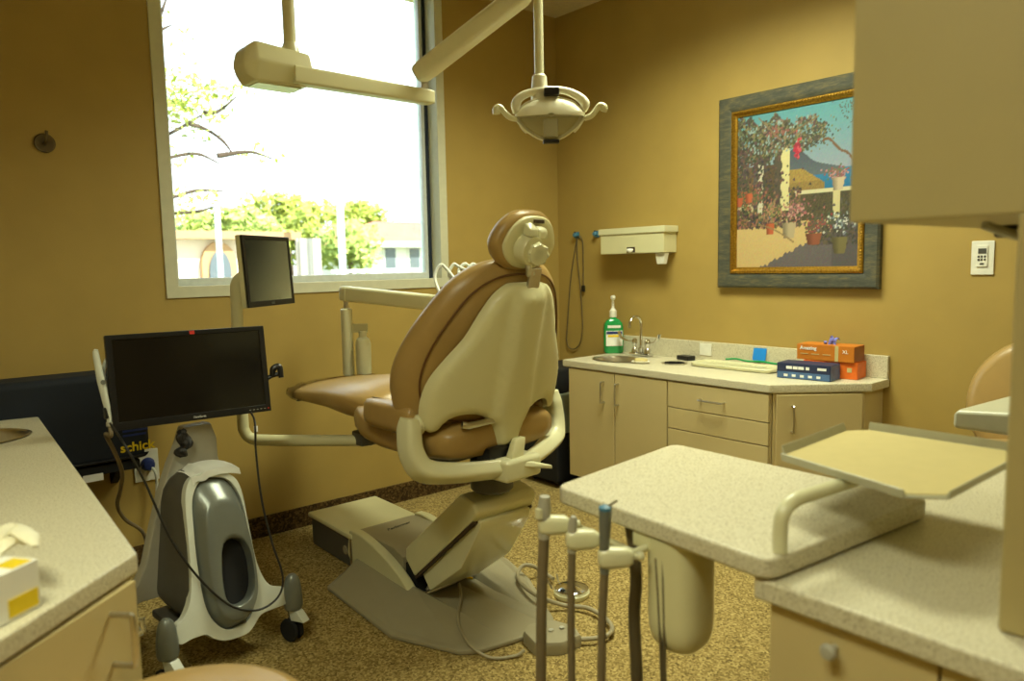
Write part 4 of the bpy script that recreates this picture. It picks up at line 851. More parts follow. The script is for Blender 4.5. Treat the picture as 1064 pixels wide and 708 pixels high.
# ================================================================== LEFT COUNTER
lcab = thing('base_cabinet', 'beige angled base cabinet under the left counter with arched pull', 'cabinet', (-3.4, -1.4, 0))
c1, c2, c3 = V(-2.965, -.30, 0), V(-3.022, -1.982, 0), V(-3.60, -2.50, 0)
MB().prism([c1+V(0, 0, .1), c2+V(0, 0, .1), c3+V(0, 0, .1), V(-4.24, -2.5, .1), V(-4.24, -.30, .1)], (0, 0, .634), .002).build('body', M['cab'], lcab)
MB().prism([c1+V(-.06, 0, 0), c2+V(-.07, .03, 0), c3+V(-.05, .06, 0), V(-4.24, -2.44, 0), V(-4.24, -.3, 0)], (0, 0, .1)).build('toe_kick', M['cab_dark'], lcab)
dd = (c3-c2).normalized(); dn = V(-dd.y, dd.x, 0)
if dn.y > 0: dn = -dn
d = MB().prism([c2+dd*.012+dn*.001+V(0, 0, .105), c2+dd*.56+dn*.001+V(0, 0, .105), c2+dd*.56+dn*.001+V(0, 0, .728), c2+dd*.012+dn*.001+V(0, 0, .728)], dn*.018, .002).build('door', M['cab'], lcab)
fp = c2+dn*.02
ha, hb2 = PP(115, 639, fp, dn), PP(117, 692, fp, dn)
ha2 = V(ha.x, ha.y, ha.z); handle(d, ha, V(ha.x, ha.y, hb2.z), dn, M['steel'], .0055, .042)
for z in (.6, .39):
    MB().tube([c2+V(.002, .06, z+.02), c2+V(.028, .06, z+.012), c2+V(.028, .06, z-.012), c2+V(.002, .06, z-.02)], .005, 8, smooth=False).build('side_pull', M['chrome'], lcab)
lct = thing('countertop', 'speckled cream countertop with clipped corner above the left base cabinet', 'countertop', (-3.5, -1.3, .735))
SX, SY = -3.2, -.565
MB().prism([(-2.94, -.261, .735), (-3.008, -1.985, .735), (-3.245, -2.211, .735), (-3.62, -2.56, .735), (-4.246, -2.56, .735), (-4.246, -.1, .735), (-3.4, -.18, .735)], (0, 0, .038), .006, holes=[ell(SX, SY, .19, .15, .735)]).build('worktop', M['stone'], lct)
ls = thing('sink_basin', 'oval stainless sink in the left counter', 'sink', (SX, SY, .62))
basin(SX, SY, .188, .148, ZC, .13).build('bowl', M['steel'], ls)
gb = thing('glove_box', 'white glove box with yellow panels on the left counter', 'glove box', (-3.285, -2.03, ZC+.001), math.radians(45))
# near right bottom corner of the box from the photo
_c = ZP(44, 630, ZC); RG = math.radians(36); gx = V(math.cos(RG), math.sin(RG), 0); gy = V(-gx.y, gx.x, 0)
gb.rotation_euler.z = RG; gb.location = _c-gx*.12+gy*.06+V(0, 0, .001)
MB().box((-.12, -.06, 0), (.12, .06, .078), .002).build('carton', M['paper'], gb, local=True)
MB().box((.062, -.0612, .006), (.114, -.0598, .034)).build('yellow_panel', M['yellow'], gb, local=True)
MB().box((.078, -.056, .0775), (.112, -.02, .079)).build('yellow_panel', M['yellow'], gb, local=True)
MB().box((.02, .035, .0775), (.06, .056, .079)).build('violet_panel', M['violet'], gb, local=True)
for i in range(6): MB().box((-.03, -.0609, .04+i*.007), (.03-.006*(i % 3), -.0598, .0425+i*.007)).build('print_mark', M['cartmid'], gb, local=True)
gl = MB()
for k, pts in enumerate((((-12, 575), (0, 558), (14, 551), (28, 557), (37, 568)), ((-14, 570), (-4, 556), (10, 549), (22, 553), (30, 563)), ((-10, 582), (4, 566), (16, 560), (26, 566)), ((-16, 572), (-6, 562), (4, 556), (14, 562)))):
    gl.tube([ZP(a, b_, ZC+(.078 if m_ in (0,) else .1-.004*k-(.012 if m_ == len(pts)-1 else 0))) for m_, (a, b_) in enumerate(pts)], [.008]+[.02]*(len(pts)-2)+[.006], 10, 5, flat=.4, upv=V(0, 0, 1))
tag(gl.build('latex_glove', M['latex']), 'pale latex gloves pulled from the white box on left counter', 'glove')
# stool at the very front
st = thing('operator_stool', 'tan upholstered round stool standing in front of the left base cabinet', 'stool', (-2.95, -2.2, 0))
sc_ = ZP(180, 688, .58); sc_ = V(sc_.x-.055, sc_.y-.213, 0) 
st.location = sc_
SZ = .58
MB().lathe([(.001, SZ-.09), (.19, SZ-.09), (.212, SZ-.075), (.222, SZ-.045), (.215, SZ-.015), (.19, SZ-.002), (.12, SZ+.002), (.001, SZ+.002)], sc_, seg=48).build('seat', M['vinyl'], st, sharp=60)
MB().cyl(sc_+V(0, 0, .07), sc_+V(0, 0, SZ-.09), .025, 16).build('gas_column', M['black'], st)
for k in range(5):
    a = 2*PI*k/5+.3; d_ = V(math.cos(a), math.sin(a), 0); l = MB().tube([sc_+V(0, 0, .1), sc_+d_*.15+V(0, 0, .09), sc_+d_*.26+V(0, 0, .07)], [.025, .02, .015], 10).build('leg', M['black'], st)
    MB().cyl(sc_+d_*.26+V(-d_.y, d_.x, 0)*-.015+V(0, 0, .03), sc_+d_*.26+V(-d_.y, d_.x, 0)*.015+V(0, 0, .03), .03, 16, .004).build('caster', M['blackm'], l)

# ================================================================== CONSOLE BETWEEN OPERATORIES (right foreground)
con = thing('console_cabinet', 'beige foreground cabinet with round drawer knobs under speckled counter', 'cabinet', (-1.7, -3.8, 0))
KX = -2.238; KY = -2.845
MB().box((KX+.018, -5.2, .1), (-1.12, KY, .734), .002).build('body', M['cab'], con)
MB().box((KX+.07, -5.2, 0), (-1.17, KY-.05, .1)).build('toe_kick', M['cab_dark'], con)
kp = XP(862, 677, KX-.018)
for ya, yb in ((KY-.003, XP(975, 690, KX).y), (XP(975, 690, KX).y-.004, -3.6), (-3.604, -4.2)):
    for za, zb in ((.5, .728), (.105, .496)):
        d = MB().box((KX, yb, za), (KX+.0175, ya, zb), .002).build('drawer', M['cab'], con)
        yk = kp.y if ya > -2.9 else (ya+yb)/2
        zk = kp.z if za > .4 else .35
        MB().lathe([(.005, 0), (.005, .012), (.012, .018), (.0135, .024), (.010, .029), (.0, .03)], (KX, yk, zk), (-1, 0, 0), 20).build('knob', M['cartmid'], d)
cot = thing('countertop', 'speckled foreground countertop on the console beneath the tray', 'countertop', (-1.7, -3.8, .735))
MB().box((-2.256, -5.25, .735), (-1.08, -2.826, .773), .006, 3).build('worktop', M['stone'], cot)
oh = thing('overhead_cabinet', 'large plain beige overhead cabinet with side post in the right foreground', 'cabinet', (-1.6, -3.8, 0))
MB().box((-2.168, -5.2, 1.358), (-1.02, -2.93, 2.3), .004).build('cabinet_body', M['hutch'], oh)
MB().box((-2.168, -3.20, .7735), (-1.1, -3.157, 1.358), .006, 3).build('side_post', M['hutch'], oh)
MB().tube([(-1.95, -3.05, 1.352), (-1.9, -3.08, 1.335), (-1.85, -3.1, 1.33), (-1.7, -3.12, 1.352)], .008, 8).build('cable', M['cartmid'], oh)
MB().box((-1.75, -3.1, 1.335), (-1.6, -3.0, 1.357), .006).build('under_light', M['black'], oh)
# sliding worktop
sl = thing('swing_worktop', 'pale speckled rounded worktop jutting over the console towards dental chair', 'worktop', (-2.0, -2.6, .777))
so = [(-2.235, -2.32), (-1.738, -2.262), (-1.745, -2.912), (-2.268, -2.862)]
def round_poly(P, r, n=6):
    out = []
    for i in range(len(P)):
        a, b_, c_ = Vector(P[i-1]), Vector(P[i]), Vector(P[(i+1) % len(P)])
        d1, d2 = (a-b_).normalized(), (c_-b_).normalized()
        p1, p2 = b_+d1*r, b_+d2*r
        for k in range(n+1):
            t = k/n; out.append(tuple(p1*(1-t)**2+b_*2*t*(1-t)+p2*t*t))
    return out
MB().prism([(x, y, .777) for x, y in round_poly(so, .034)], (0, 0, .037), .007, 3).build('slab', M['stone'], sl)
ta = thing('instrument_tray', 'grey framed tray with cream paper liner on a bent post above worktop', 'tray', (-2.22, -2.853, .815))
MB().tube([(-2.22, -2.853, .8145), (-2.22, -2.853, .85), (-2.218, -2.856, .88), (-2.19, -2.86, .898), (-2.12, -2.87, .901), (-2.0, -2.88, .901), (-1.88, -2.89, .901)], .0125, 14, 5).build('support_arm', M['cream2'], ta)
TZ = .922
tco = [(-2.0, -2.73), (-1.715, -2.716), (-1.67, -2.75), (-1.665, -3.02), (-1.70, -3.055), (-2.055, -3.05), (-2.10, -3.0), (-2.03, -2.745)]
tc2 = [Vector(p) for p in tco]; tcen = sum(tc2, Vector((0, 0)))/8
def tin(k): return [tuple(tcen+(p-tcen)*k) for p in tc2]
MB().prism([(x, y, TZ-.008) for x, y in tin(1.)], (0, 0, .004), .001).build('tray_frame', M['traygrey'], ta)
MB().prism([(x, y, TZ-.0038) for x, y in tin(.965)], (0, 0, .0015)).build('paper_liner', M['liner'], ta)
for i_, k_ in ((0, 1), (2, 3), (4, 5), (6, 7)):
    p_, q_ = tc2[i_], tc2[k_]; d_ = (q_-p_).normalized(); o_ = Vector((d_.y, -d_.x)); o_ = o_ if o_.dot(p_-tcen) > 0 else -o_
    p3, q3, o3 = V(p_.x, p_.y, 0), V(q_.x, q_.y, 0), V(o_.x, o_.y, 0)
    hh = .013 if i_ in (0, 2) else .007
    MB().hull([a+o3*k+V(0, 0, z) for a in (p3, q3) for k, z in ((-.006, TZ-.006), (.001, TZ-.008), (.004, TZ+hh), (.0015, TZ+hh+.001))], .0008).build('lip', M['traygrey'], ta)
# holders with instruments
hb_ = thing('instrument_bar', 'cream bracket bar under the worktop edge carrying three instrument holders', 'bracket', (-2.2, -2.45, .74))
MB().tube([(-2.255, -2.36, .752), (-2.262, -2.47, .747), (-2.268, -2.575, .744), (-2.21, -2.60, .76), (-2.15, -2.58, .772)], .008, 10, smooth=False).build('bar', M['cream2'], hb_)
MB().box((-2.23, -2.62, .75), (-2.12, -2.54, .7765), .008).build('mount_block', M['cream'], hb_)
def instrument(px, ptop, pbody, pbot, name, label, cat, style, x=-2.325):
    top = XP(px[0], ptop, x); bod = XP(px[1], pbody, x); bot = XP(px[2], pbot, x)
    t = thing(name, label, cat, (bod.x, bod.y, bod.z), group='instruments hanging at the worktop edge')
    hd = V(.8, -.6, 0).normalized()
    w = V(-hd.y, hd.x, 0)
    b0 = bod+hd*.0
    ring = lambda d_, a, h: [b0+hd*d_+w*x_+V(0, 0, z_) for x_, z_ in sup(a, h, 20, 3)]
    MB().loft([ring(-.011, .01, .012), ring(-.006, .014, .018), ring(.01, .016, .021), ring(.044, .016, .019), ring(.054, .011, .012)]).build('holder_body', M['cream2'], t, sharp=50)
    MB().lathe([(.0, 0), (.006, .0), (.006, .01), (.009, .014), (.008, .022), (.0, .025)], b0+hd*.053, hd, 14).build('knob', M['cream2'], t)
    ang = top-bod
    if style == 0:
        MB().tube([bod-V(0, 0, .028), bod+ang*.3, bod+ang*.55, top], [.012, .0125, .0145, .0105], 14, smooth=False).build('tip', M['cartmid'], t)
        MB().box((-.006, -.004, -.012), (.006, .012, .012), .004, mtx=Matrix.Translation(bod+ang*.45+V(-.014, -.004, 0))).build('valve_lever', M['cream2'], t)
        rt_ = .0115
    elif style == 1:
        MB().tube([bod-V(0, 0, .026), bod+ang*.3, bod+ang*.8, top], [.009, .0095, .009, .005], 12, smooth=False).build('tip', M['cartmid'], t); rt_ = .008
    else:
        MB().tube([bod-V(0, 0, .03), bod+ang*.2, bod+ang*.7, bod+ang*.9, top], [.009, .0095, .0115, .0125, .009], 14, smooth=False).build('handle', M['silver'], t)
        MB().lathe([(.0125, 0), (.0125, .006), (.004, .01)], top-V(0, 0, .006), seg=14).build('button_cap', M['clip'], t)
        MB().tube([top+V(0, 0, -.002), top+V(.018, -.014, .012)], .0028, 8, smooth=False).build('nozzle', M['steel'], t); rt_ = .0085
    fl_ = V(bot.x, bot.y, .012)
    MB().tube([bod-V(0, 0, .026), bod.lerp(bot, .5)+V(-.002, 0, 0), bot, bot+(bot-bod)*.9, V(bot.x+.0, bot.y-.03, .05), V(bot.x+.1, bot.y-.05, .012), V(bot.x+.3, bot.y-.06, .012)], rt_, 12, 5).build('hose', M['hosegrey'], t)
instrument((566, 565, 562), 516, 546, 708, 'suction_handpiece', 'thick grey suction tip in the holder farthest from the tray', 'handpiece', 0)
instrument((596, 594, 594), 537, 561, 708, 'saliva_ejector', 'slim pale suction tip in the middle holder', 'handpiece', 1)
instrument((629, 628, 625), 527, 580, 708, 'air_water_syringe', 'metal syringe with blue cap and side nozzle in nearest holder', 'handpiece', 2)
cn = thing('waste_canister', 'beige rounded canister hanging beneath the speckled worktop', 'canister', (-2.19, -2.64, .54))
MB().loft([[(-2.19+x, -2.628+y, z) for x, y in sup(.058*k, .058*k, 36, 2.6)] for k, z in ((.2, .543), (.45, .546), (.7, .554), (.88, .568), (.97, .588), (1., .61), (1., .70), (1.02, .775))]).build('canister_body', M['cream'], cn, sharp=60)
MB().box((-2.245, -2.60, .745), (-2.17, -2.55, .7765), .006).build('mount', M['cream'], cn)
hoses = thing('vacuum_hose', 'thick dark hose dropping from under the worktop beside canister', 'hose', (-2.21, -2.53, .1))
MB().tube([V(-2.19, -2.49, .772), V(-2.205, -2.515, .755), XP(661, 600, -2.21), XP(659, 640, -2.21), XP(662, 708, -2.21), XP(664, 800, -2.21), V(-2.19, -2.58, .05), V(-2.0, -2.64, .016)], .0125, 12, 5).build('hose', M['hosedark'], hoses)
hoses2 = thing('instrument_cable', 'pair of thin dark tubes hanging left against the beige canister', 'hose', (-2.23, -2.6, .1))
for a, b_ in ((682, 687), (689, 690)):
    MB().tube([XP(a, 580, -2.245), XP((a+b_)/2+1, 640, -2.245), XP(b_+1, 708, -2.245), XP(b_+6, 800, -2.245), V(-2.22, -2.7, .03), V(-2.05, -2.74, .01)], .0036, 10, 5).build('tube', M['hosedark'], hoses2)

# ================================================================== FLOOR CONTROLS
fc = thing('foot_control', 'round chrome disc foot pedal on the carpet with coiled grey tubing', 'foot pedal', (-1.367, -1.48, 0))
pc = V(-1.367, -1.482, .001)
MB().lathe([(.0, 0), (.066, 0), (.07, .006), (.07, .018), (.062, .024), (.0, .024)], pc, seg=36).build('base', M['cream2'], fc)
MB().lathe([(.064, .024), (.066, .03), (.06, .036), (.03, .046), (.0, .048)], pc, seg=36).build('disc', M['chrome'], fc)
MB().tube([pc+V(-.06, .05, .03), pc+V(-.07, .07, .07)], .005, 8, smooth=False).build('wire_handle', M['steel'], fc)
MB().tube([pc+V(.0, .075, .03), pc+V(.0, .085, .06)], .004, 8, smooth=False).build('wire_handle', M['steel'], fc)
tube_px = [(575, 602), (565, 595), (552, 588), (542, 589), (538, 598), (543, 608), (560, 620), (585, 629), (610, 632), (628, 642), (636, 652), (632, 660), (615, 664), (590, 664), (575, 662), (560, 656)]
MB().tube([ZP(a, b_, .022 if i not in (2, 3, 4, 5, 6) else .06) for i, (a, b_) in enumerate(tube_px)], .008, 10, 6).build('tubing', M['cablegrey'], fc)
fs = thing('foot_switch', 'grey flat foot switch box with cord behind the chair base', 'foot switch', (-1.68, -1.74, 0), math.radians(-20))
fo = [ZP(*p, .001) for p in [(543, 668), (548, 660), (575, 655), (598, 662), (605, 672), (585, 681), (556, 682)]]
fcn = sum(fo, V(0, 0, 0))/len(fo)
fo2 = [(p.x, p.y) for p in fo]
MB().pad(round_poly(fo2, .012, 4), [(0, .001), (0, .03), (.006, .042), (.02, .044)], lambda x, y, w: V(x, y, w)).build('housing', M['basegrey'], fs)
for s in (-.04, .0, .04): MB().lathe([(.009, 0), (.009, .006), (.0, .008)], fcn+V(s, -s*.3, .043), seg=14).build('button', M['cartmid'], fs)
MB().tube([ZP(545, 676, .02), ZP(535, 682, .008), ZP(510, 684, .008), ZP(490, 672, .03), ZP(479, 655, .035), ZP(476, 640, .035), ZP(479, 620, .035), ZP(477, 606, .06)], .0055, 8, 6).build('cord', M['cablegrey'], fs)

# ================================================================== SECOND CHAIR AND UNIT BEYOND THE CONSOLE
s2 = thing('patient_chair', 'tan round backed chair beyond the console near right wall', 'chair', (-.62, -2.86, 0))
bcn = V(-.42, -2.765, .80)
MB().lathe([(.0, -.05), (.16, -.05), (.215, -.035), (.232, 0), (.22, .025), (.19, .035), (.0, .04)], bcn, (-.95, 0, .2), 40).build('backrest', M['vinyl'], s2, sharp=60)
MB().lathe([(.0, .61), (.24, .61), (.27, .63), (.275, .655), (.26, .685), (.2, .695), (.0, .697)], (-.70, -2.83, 0), seg=40).build('seat', M['vinyl'], s2, sharp=60)
MB().cyl((-.70, -2.83, .03), (-.70, -2.83, .612), .04, 18).build('column', M['basegrey'], s2)
MB().lathe([(.0, .001), (.24, .001), (.25, .01), (.22, .03), (.05, .045), (.0, .045)], (-.70, -2.83, 0), seg=36).build('base', M['basegrey'], s2)
MB().tube([(-.5, -2.85, .63), (-.36, -2.86, .64), (-.36, -2.86, .80)], .02, 10).build('back_bracket', M['basegrey'], s2)
pt = MB().box((-.14, -.06, 0), (.14, .06, .004)).build('folded_towel', M['paper']); pt.location = (-.80, -2.78, .6975); pt.rotation_euler.z = .2; tag(pt, 'white paper towel on the seat beyond the console', 'towel')
d2 = thing('delivery_unit', 'pale flat topped delivery unit in front of the second chair', 'delivery unit', (-.9, -2.9, 0))
MB().hull([(-.93, -2.665, .79), (-.93, -3.1, .79), (-.62, -2.71, .79), (-.62, -3.1, .79), (-.93, -2.665, .845), (-.93, -3.1, .88), (-.66, -2.76, .875), (-.66, -3.1, .90)], .012, 3).build('head', M['traygrey'], d2)
MB().tube([(-.85, -3.15, .001), (-.85, -3.15, .6), (-.83, -3.0, .72), (-.80, -2.95, .79)], .02, 12).build('stand', M['traygrey'], d2)
MB().cyl((-.85, -3.15, .001), (-.85, -3.15, .02), .1, 24, .005).build('foot', M['traygrey'], d2)
# bin in the gap between window wall and sink cabinet
bn = thing('waste_bin', 'pale sage bin with black liner between window wall and sink cabinet', 'waste bin', (-.33, -.3, 0))
MB().box((-.46, -.45, .03), (-.1, -.13, .33), .02).build('dolly', M['blackm'], bn)
MB().hull([(x, y, z) for x, y, z in [(-.47, -.46, .32), (-.08, -.46, .32), (-.47, -.12, .32), (-.08, -.12, .32), (-.48, -.47, .56), (-.07, -.47, .56), (-.48, -.1, .56), (-.07, -.1, .56)]], .015).build('bin_body', M['bin'], bn)
MB().hull([(x, y, z) for x, y, z in [(-.47, -.46, .555), (-.08, -.46, .555), (-.47, -.12, .555), (-.08, -.12, .555), (-.45, -.44, .70), (-.09, -.44, .70), (-.45, -.13, .70), (-.09, -.13, .70)]], .02).build('bag_liner', M['blackm'], bn)
for x in (-.4, -.16):
    for y in (-.39, -.19): MB().cyl((x-.012, y, .025), (x+.012, y, .025), .0245, 16, .004).build('wheel', M['black'], bn)

# ================================================================== CEILING LIGHT FITTINGS
def troffer(x, y, w, l, power, label):
    t = thing('ceiling_light', label, 'ceiling light', (x, y, HC), group='recessed ceiling lights')
    MB().prism([(x-w/2, y-l/2, HC-.012), (x+w/2, y-l/2, HC-.012), (x+w/2, y+l/2, HC-.012), (x-w/2, y+l/2, HC-.012)], (0, 0, .0115), .002, holes=[[(x-w/2+.03, y-l/2+.03, HC-.012), (x+w/2-.03, y-l/2+.03, HC-.012), (x+w/2-.03, y+l/2-.03, HC-.012), (x-w/2+.03, y+l/2-.03, HC-.012)]]).build('trim', M['white'], t)
    m = mat('lamp_diffuser_lit', (255, 246, 208), .5, var=0., emit=2.)
    MB().box((x-w/2+.03, y-l/2+.03, HC-.006), (x+w/2-.03, y+l/2-.03, HC-.001)).build('diffuser', m, t)
    L = bpy.data.lights.new('lamp', 'AREA'); L.shape = 'RECTANGLE'; L.size = w-.08; L.size_y = l-.08; L.energy = power; L.color = (.93, .97, .69); L.spread = math.radians(140)
    lo = bpy.data.objects.new('lamp', L); C.objects.link(lo); lo.location = (0, 0, -.014); lo.parent = t
troffer(-1.05, -1.65, .6, 1.2, 54, 'recessed ceiling light over the back counter side of room')
troffer(-3.72, -2.9, .6, 1.2, 32, 'recessed ceiling light over the left side of room')
troffer(-.9, -4.4, .6, 1.2, 14, 'recessed ceiling light beyond the overhead cabinet')
troffer(-3.2, -5.5, .6, 1.0, 6, 'recessed ceiling light at rear of the room')

# ================================================================== OUTSIDE
GZ = -.3
tag(MB().box((-90, .4, GZ-.2), (60, 120, GZ)).build('lawn', M['grass']), kind='structure')
tag(MB().box((-90, 11, GZ), (60, 17, GZ+.02)).build('road', M['asphalt']), kind='structure')
def leafy(bm_, cen, rad, n, r, size):
    for _ in range(n):
        while True:
            p = V(r.uniform(-1, 1), r.uniform(-1, 1), r.uniform(-1, 1))
            if p.length < 1: break
        p = Vector(cen)+V(p.x*rad[0], p.y*rad[1], p.z*rad[2]); s = size*(.6+.8*r.random())
        a = V(r.uniform(-1, 1), r.uniform(-1, 1), r.uniform(-1, 1)).normalized(); b_ = a.orthogonal().normalized(); 
        vs = [bm_.verts.new(p+a*s), bm_.verts.new(p+b_*s*.5), bm_.verts.new(p-a*s), bm_.verts.new(p-b_*s*.5)]; bm_.faces.new(vs)
def tree(name, label, base, h, crowns, seed, size, m, branches=()):
    r = random.Random(seed); t = thing(name, label, 'tree', base, group='trees outside the window')
    tb = MB(); tb.tube([Vector(base), Vector(base)+V(.05, 0, h*.4), Vector(base)+V(-.05, 0, h)], [.16, .12, .05], 8)
    for br in branches: tb.tube(br, [.035]+[.02]*(len(br)-2)+[.008], 6)
    tb.build('trunk', M['bark'], t)
    b = MB()
    for c_, rad, n in crowns: leafy(b.bm, c_, rad, n, r, size)
    b.build('crown', m, t, sharp=180); return t
Y1 = 6.0
P1 = lambda a, b_: YP(a, b_, Y1)
brs = [[P1(150, 150), P1(176, 139), P1(196, 128), P1(212, 118)], [P1(196, 128), P1(215, 135), P1(232, 147), P1(243, 162)], [P1(212, 118), P1(228, 115), P1(246, 100)], [P1(150, 210), P1(180, 205), P1(205, 198), P1(235, 199)], [P1(150, 172), P1(180, 163), P1(205, 160), P1(228, 170)], [P1(226, 162), P1(260, 158), P1(285, 166)], [P1(150, 45), P1(166, 32), P1(178, 26)], [P1(160, 30), P1(168, 12), P1(174, -5)], [P1(150, 228), P1(180, 222), P1(205, 220), P1(222, 215)]]
S1 = (Y1+3.5)/FPX*1.25
crw = []
for a, b_, rx, ry, n in [(185, 95, 22, 16, 150), (178, 110, 18, 14, 110), (205, 100, 26, 14, 120), (235, 95, 22, 7, 55), (195, 122, 22, 10, 60), (225, 120, 15, 8, 25), (180, 30, 18, 25, 26), (200, 132, 30, 10, 40), (190, 165, 25, 12, 30), (262, 156, 8, 6, 18), (275, 163, 14, 4, 18), (190, 205, 30, 12, 60), (200, 215, 32, 14, 70), (180, 70, 16, 8, 10)]:
    crw.append((P1(a, b_), (rx*S1, .5, ry*S1), n))
tree('street_tree', 'small leafy tree with bare reaching branches outside window left', (P1(110, 150).x, Y1, GZ), 5.2, crw, 11, .045, M['leaf'], brs)
def bushrow(px0, px1, py0, py1, Y, n, seed, size, m, label, name='tree'):
    a, b_ = YP(px0, py1, Y), YP(px1, py0, Y); cx, cz = (a.x+b_.x)/2, (a.z+b_.z)/2; hw, hh = abs(b_.x-a.x)/2, abs(b_.z-a.z)/2
    r = random.Random(seed); cr_ = [(V(cx+r.uniform(-.6, .6)*hw, Y+r.uniform(-.5, .5), cz+r.uniform(-.5, .4)*hh), (hw*.55, 1.2, hh*.6), n//6) for _ in range(6)]
    return tree(name, label, (cx, Y, GZ), max(.4, cz-GZ), cr_, seed, size, m)
bushrow(165, 300, 212, 268, 22, 1500, 21, .16, M['leafdark'], 'broad green tree above the arched building outside')
bushrow(285, 330, 205, 285, 26, 900, 22, .17, M['leaf'], 'pale tree behind the small flat monitor outside window')
bushrow(330, 395, 222, 290, 20, 1300, 23, .15, M['leafdark'], 'bright green bush left of the white house outside')
bushrow(250, 345, 200, 250, 34, 1200, 24, .22, M['leaf'], 'distant hazy tree line between building and house outside', 'distant_tree')
bushrow(340, 430, 205, 255, 40, 1200, 25, .25, M['leaf'], 'distant pale tree rising behind the red roof outside', 'distant_tree')
# arched building
Yb = 16.
ab = thing('arched_building', 'pale stucco building with arched doorway outside window left', 'building', (YP(190, 260, Yb).x, Yb, GZ))
xa, xb = YP(120, 260, Yb).x, YP(300, 260, Yb).x; zt = YP(230, 249, Yb).z
MB().box((xa, Yb, GZ), (xb, Yb+4, zt)).build('wall', M['stucco'], ab)
ac = YP(228, 280, Yb-.1); aw = (YP(246, 280, Yb).x-YP(210, 280, Yb).x)/2; az = YP(228, 258, Yb).z
arch = [(ac.x-aw, GZ)]+[(ac.x+aw*math.cos(a), az-.4+.55*math.sin(a)) for a in [PI-PI*k/16 for k in range(17)]]+[(ac.x+aw, GZ)]
MB().prism([(x, Yb-.15, z) for x, z in arch], (0, .15, 0)).build('arch_surround', M['archpaint'], ab)
arch2 = [(ac.x+(x-ac.x)*.62, max(GZ, z-.22)) for x, z in arch]
MB().prism([(x, Yb-.2, z) for x, z in arch2], (0, .06, 0)).build('arched_door', M['darkwin'], ab)
MB().box((xa-.2, Yb-.4, zt), (xb+.2, Yb+4.2, zt+.2)).build('roof_edge', M['archpaint'], ab)
# white house
Yh = 24.
wh = thing('white_house', 'white house with red tiled roof outside window right', 'house', (YP(420, 270, Yh).x, Yh, GZ))
xa, xb = YP(384, 270, Yh).x, YP(520, 270, Yh).x; zt = YP(420, 254, Yh).z
MB().box((xa, Yh, GZ), (xb, Yh+6, zt)).build('wall', M['housewhite'], wh)
zr = YP(420, 240, Yh+1.6).z
MB().hull([(xa-.4, Yh-.4, zt), (xb+.4, Yh-.4, zt), (xa-.4, Yh+6.4, zt), (xb+.4, Yh+6.4, zt), (xa+2.0, Yh+3, zr+.5), (xb-2, Yh+3, zr+.5)]).build('roof', M['roof'], wh)
MB().box((xa-.45, Yh-.45, zt-.12), (xb+.45, Yh-.38, zt+.1)).build('fascia', M['housewhite'], wh)
for px in (405, 430, 470):
    p = YP(px, 270, Yh); w_ = .33
    f = MB().box((p.x-w_, Yh-.06, p.z-.55), (p.x+w_, Yh, p.z+.55)).build('window', M['housewhite'], wh)
    MB().box((p.x-w_*.75, Yh-.09, p.z-.48), (p.x+w_*.75, Yh-.06, p.z+.48)).build('pane', M['darkwin'], f)
fz = thing('picket_fence', 'white low fence before the white house outside', 'fence', (YP(400, 285, 18).x, 18, GZ))
for px in range(350, 500, 9):
    p = YP(px, 286, 18); MB().box((p.x-.03, 17.97, GZ), (p.x+.03, 18.03, p.z+.1)).build('picket', M['housewhite'], fz)
p, p2 = YP(345, 282, 18), YP(500, 282, 18); MB().box((p.x, 18.03, p.z-.06), (p2.x, 18.07, p.z+.04)).build('rail', M['housewhite'], fz)
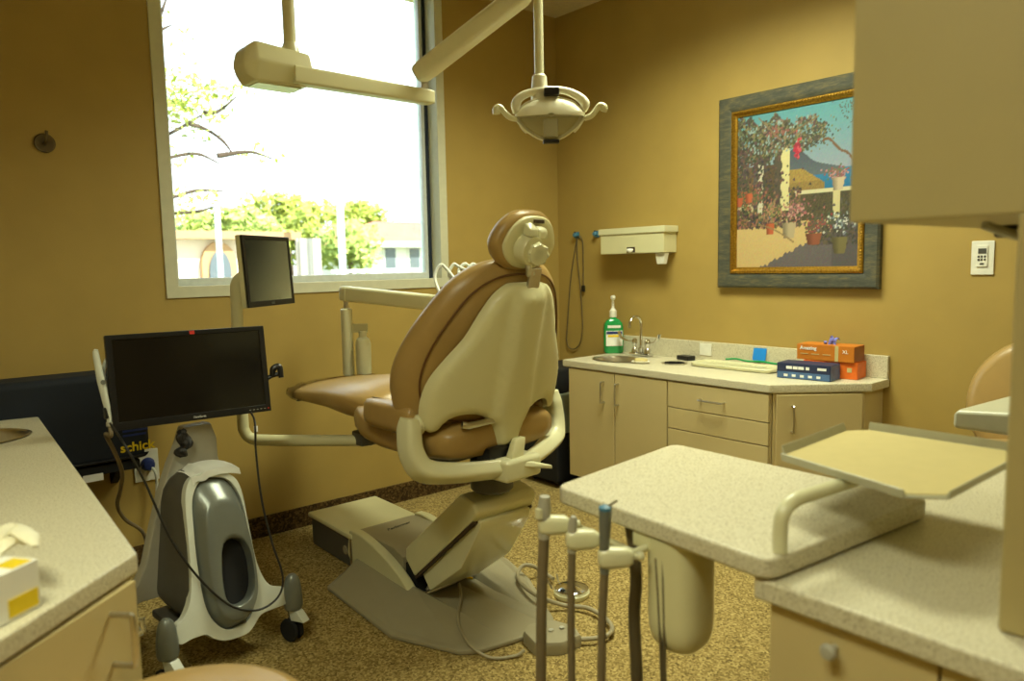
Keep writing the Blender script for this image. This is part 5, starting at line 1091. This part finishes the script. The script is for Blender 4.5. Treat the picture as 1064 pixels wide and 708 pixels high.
# poles and board
for px, Y, rr_, lab in ((229, 10, .05, 'thin pale street pole in front of the arched building outside'), (356, 14, .09, 'tall white street pole left of the white house outside')):
    p = YP(px, 280, Y); top = YP(px-1, 150 if px > 300 else 190, Y).z
    t = thing('street_pole', lab, 'pole', (p.x, Y, GZ), group='poles outside the window')
    MB().cyl((p.x, Y, GZ), (p.x, Y, top), rr_, 12).build('shaft', M['polewhite'], t)
    MB().cyl((p.x, Y, GZ), (p.x, Y, GZ+.4), rr_*2, 12).build('footing', M['polewhite'], t)
    MB().lathe([(rr_*1.4, 0), (rr_*1.2, .12), (.0, .16)], (p.x, Y, top), seg=12).build('cap', M['polewhite'], t)
sb = thing('notice_board', 'tan slatted board standing between pole and bush outside', 'board', (YP(324, 265, 15).x, 15, GZ))
a, b_ = YP(313, 288, 15), YP(332, 248, 15)
for k in range(5): MB().box((a.x+(b_.x-a.x)*k/5, 14.95, a.z), (a.x+(b_.x-a.x)*(k+.9)/5, 15.05, b_.z)).build('slat', M['hedgewood'], sb)
for x in (a.x, b_.x): MB().box((x-.05, 15.05, GZ), (x+.05, 15.15, b_.z)).build('post', M['hedgewood'], sb)

# ================================================================== LIGHT, CAMERA
w = bpy.data.worlds.new('sky'); bpy.context.scene.world = w; w.use_nodes = True
bgn = w.node_tree.nodes['Background']
tcw = w.node_tree.nodes.new('ShaderNodeTexCoord'); sp = w.node_tree.nodes.new('ShaderNodeSeparateXYZ'); rw = w.node_tree.nodes.new('ShaderNodeValToRGB')
w.node_tree.links.new(tcw.outputs['Generated'], sp.inputs[0]); w.node_tree.links.new(sp.outputs['Z'], rw.inputs['Fac'])
rw.color_ramp.elements[0].color = (1, 1, .98, 1); rw.color_ramp.elements[1].color = (.62, .82, 1, 1); rw.color_ramp.elements[1].position = .8
w.node_tree.links.new(rw.outputs['Color'], bgn.inputs['Color']); bgn.inputs['Strength'].default_value = 3.2
sn = bpy.data.lights.new('sun', 'SUN'); sn.energy = 17; sn.angle = .01; sn.color = (1, .96, .86)
so_ = bpy.data.objects.new('sun', sn); C.objects.link(so_); so_.rotation_euler = (math.radians(42), 0, math.radians(25)); so_.location = (0, -5, 8)
cam = bpy.data.cameras.new('camera'); co = bpy.data.objects.new('camera', cam); C.objects.link(co)
mw = Matrix((_r2, _u2, -_f)).transposed().to_4x4(); mw.translation = CAM; co.matrix_world = mw
cam.sensor_width = 36; cam.lens = FPX/1064*36; cam.clip_start = .02; cam.clip_end = 400
cam.dof.use_dof = True; cam.dof.focus_distance = 3.0; cam.dof.aperture_fstop = 2.5
S = bpy.context.scene; S.camera = co
S.view_settings.view_transform = 'Standard'; S.view_settings.look = 'None'; S.view_settings.gamma = 1; S.view_settings.use_curve_mapping = False
S.view_settings.exposure = 0.0
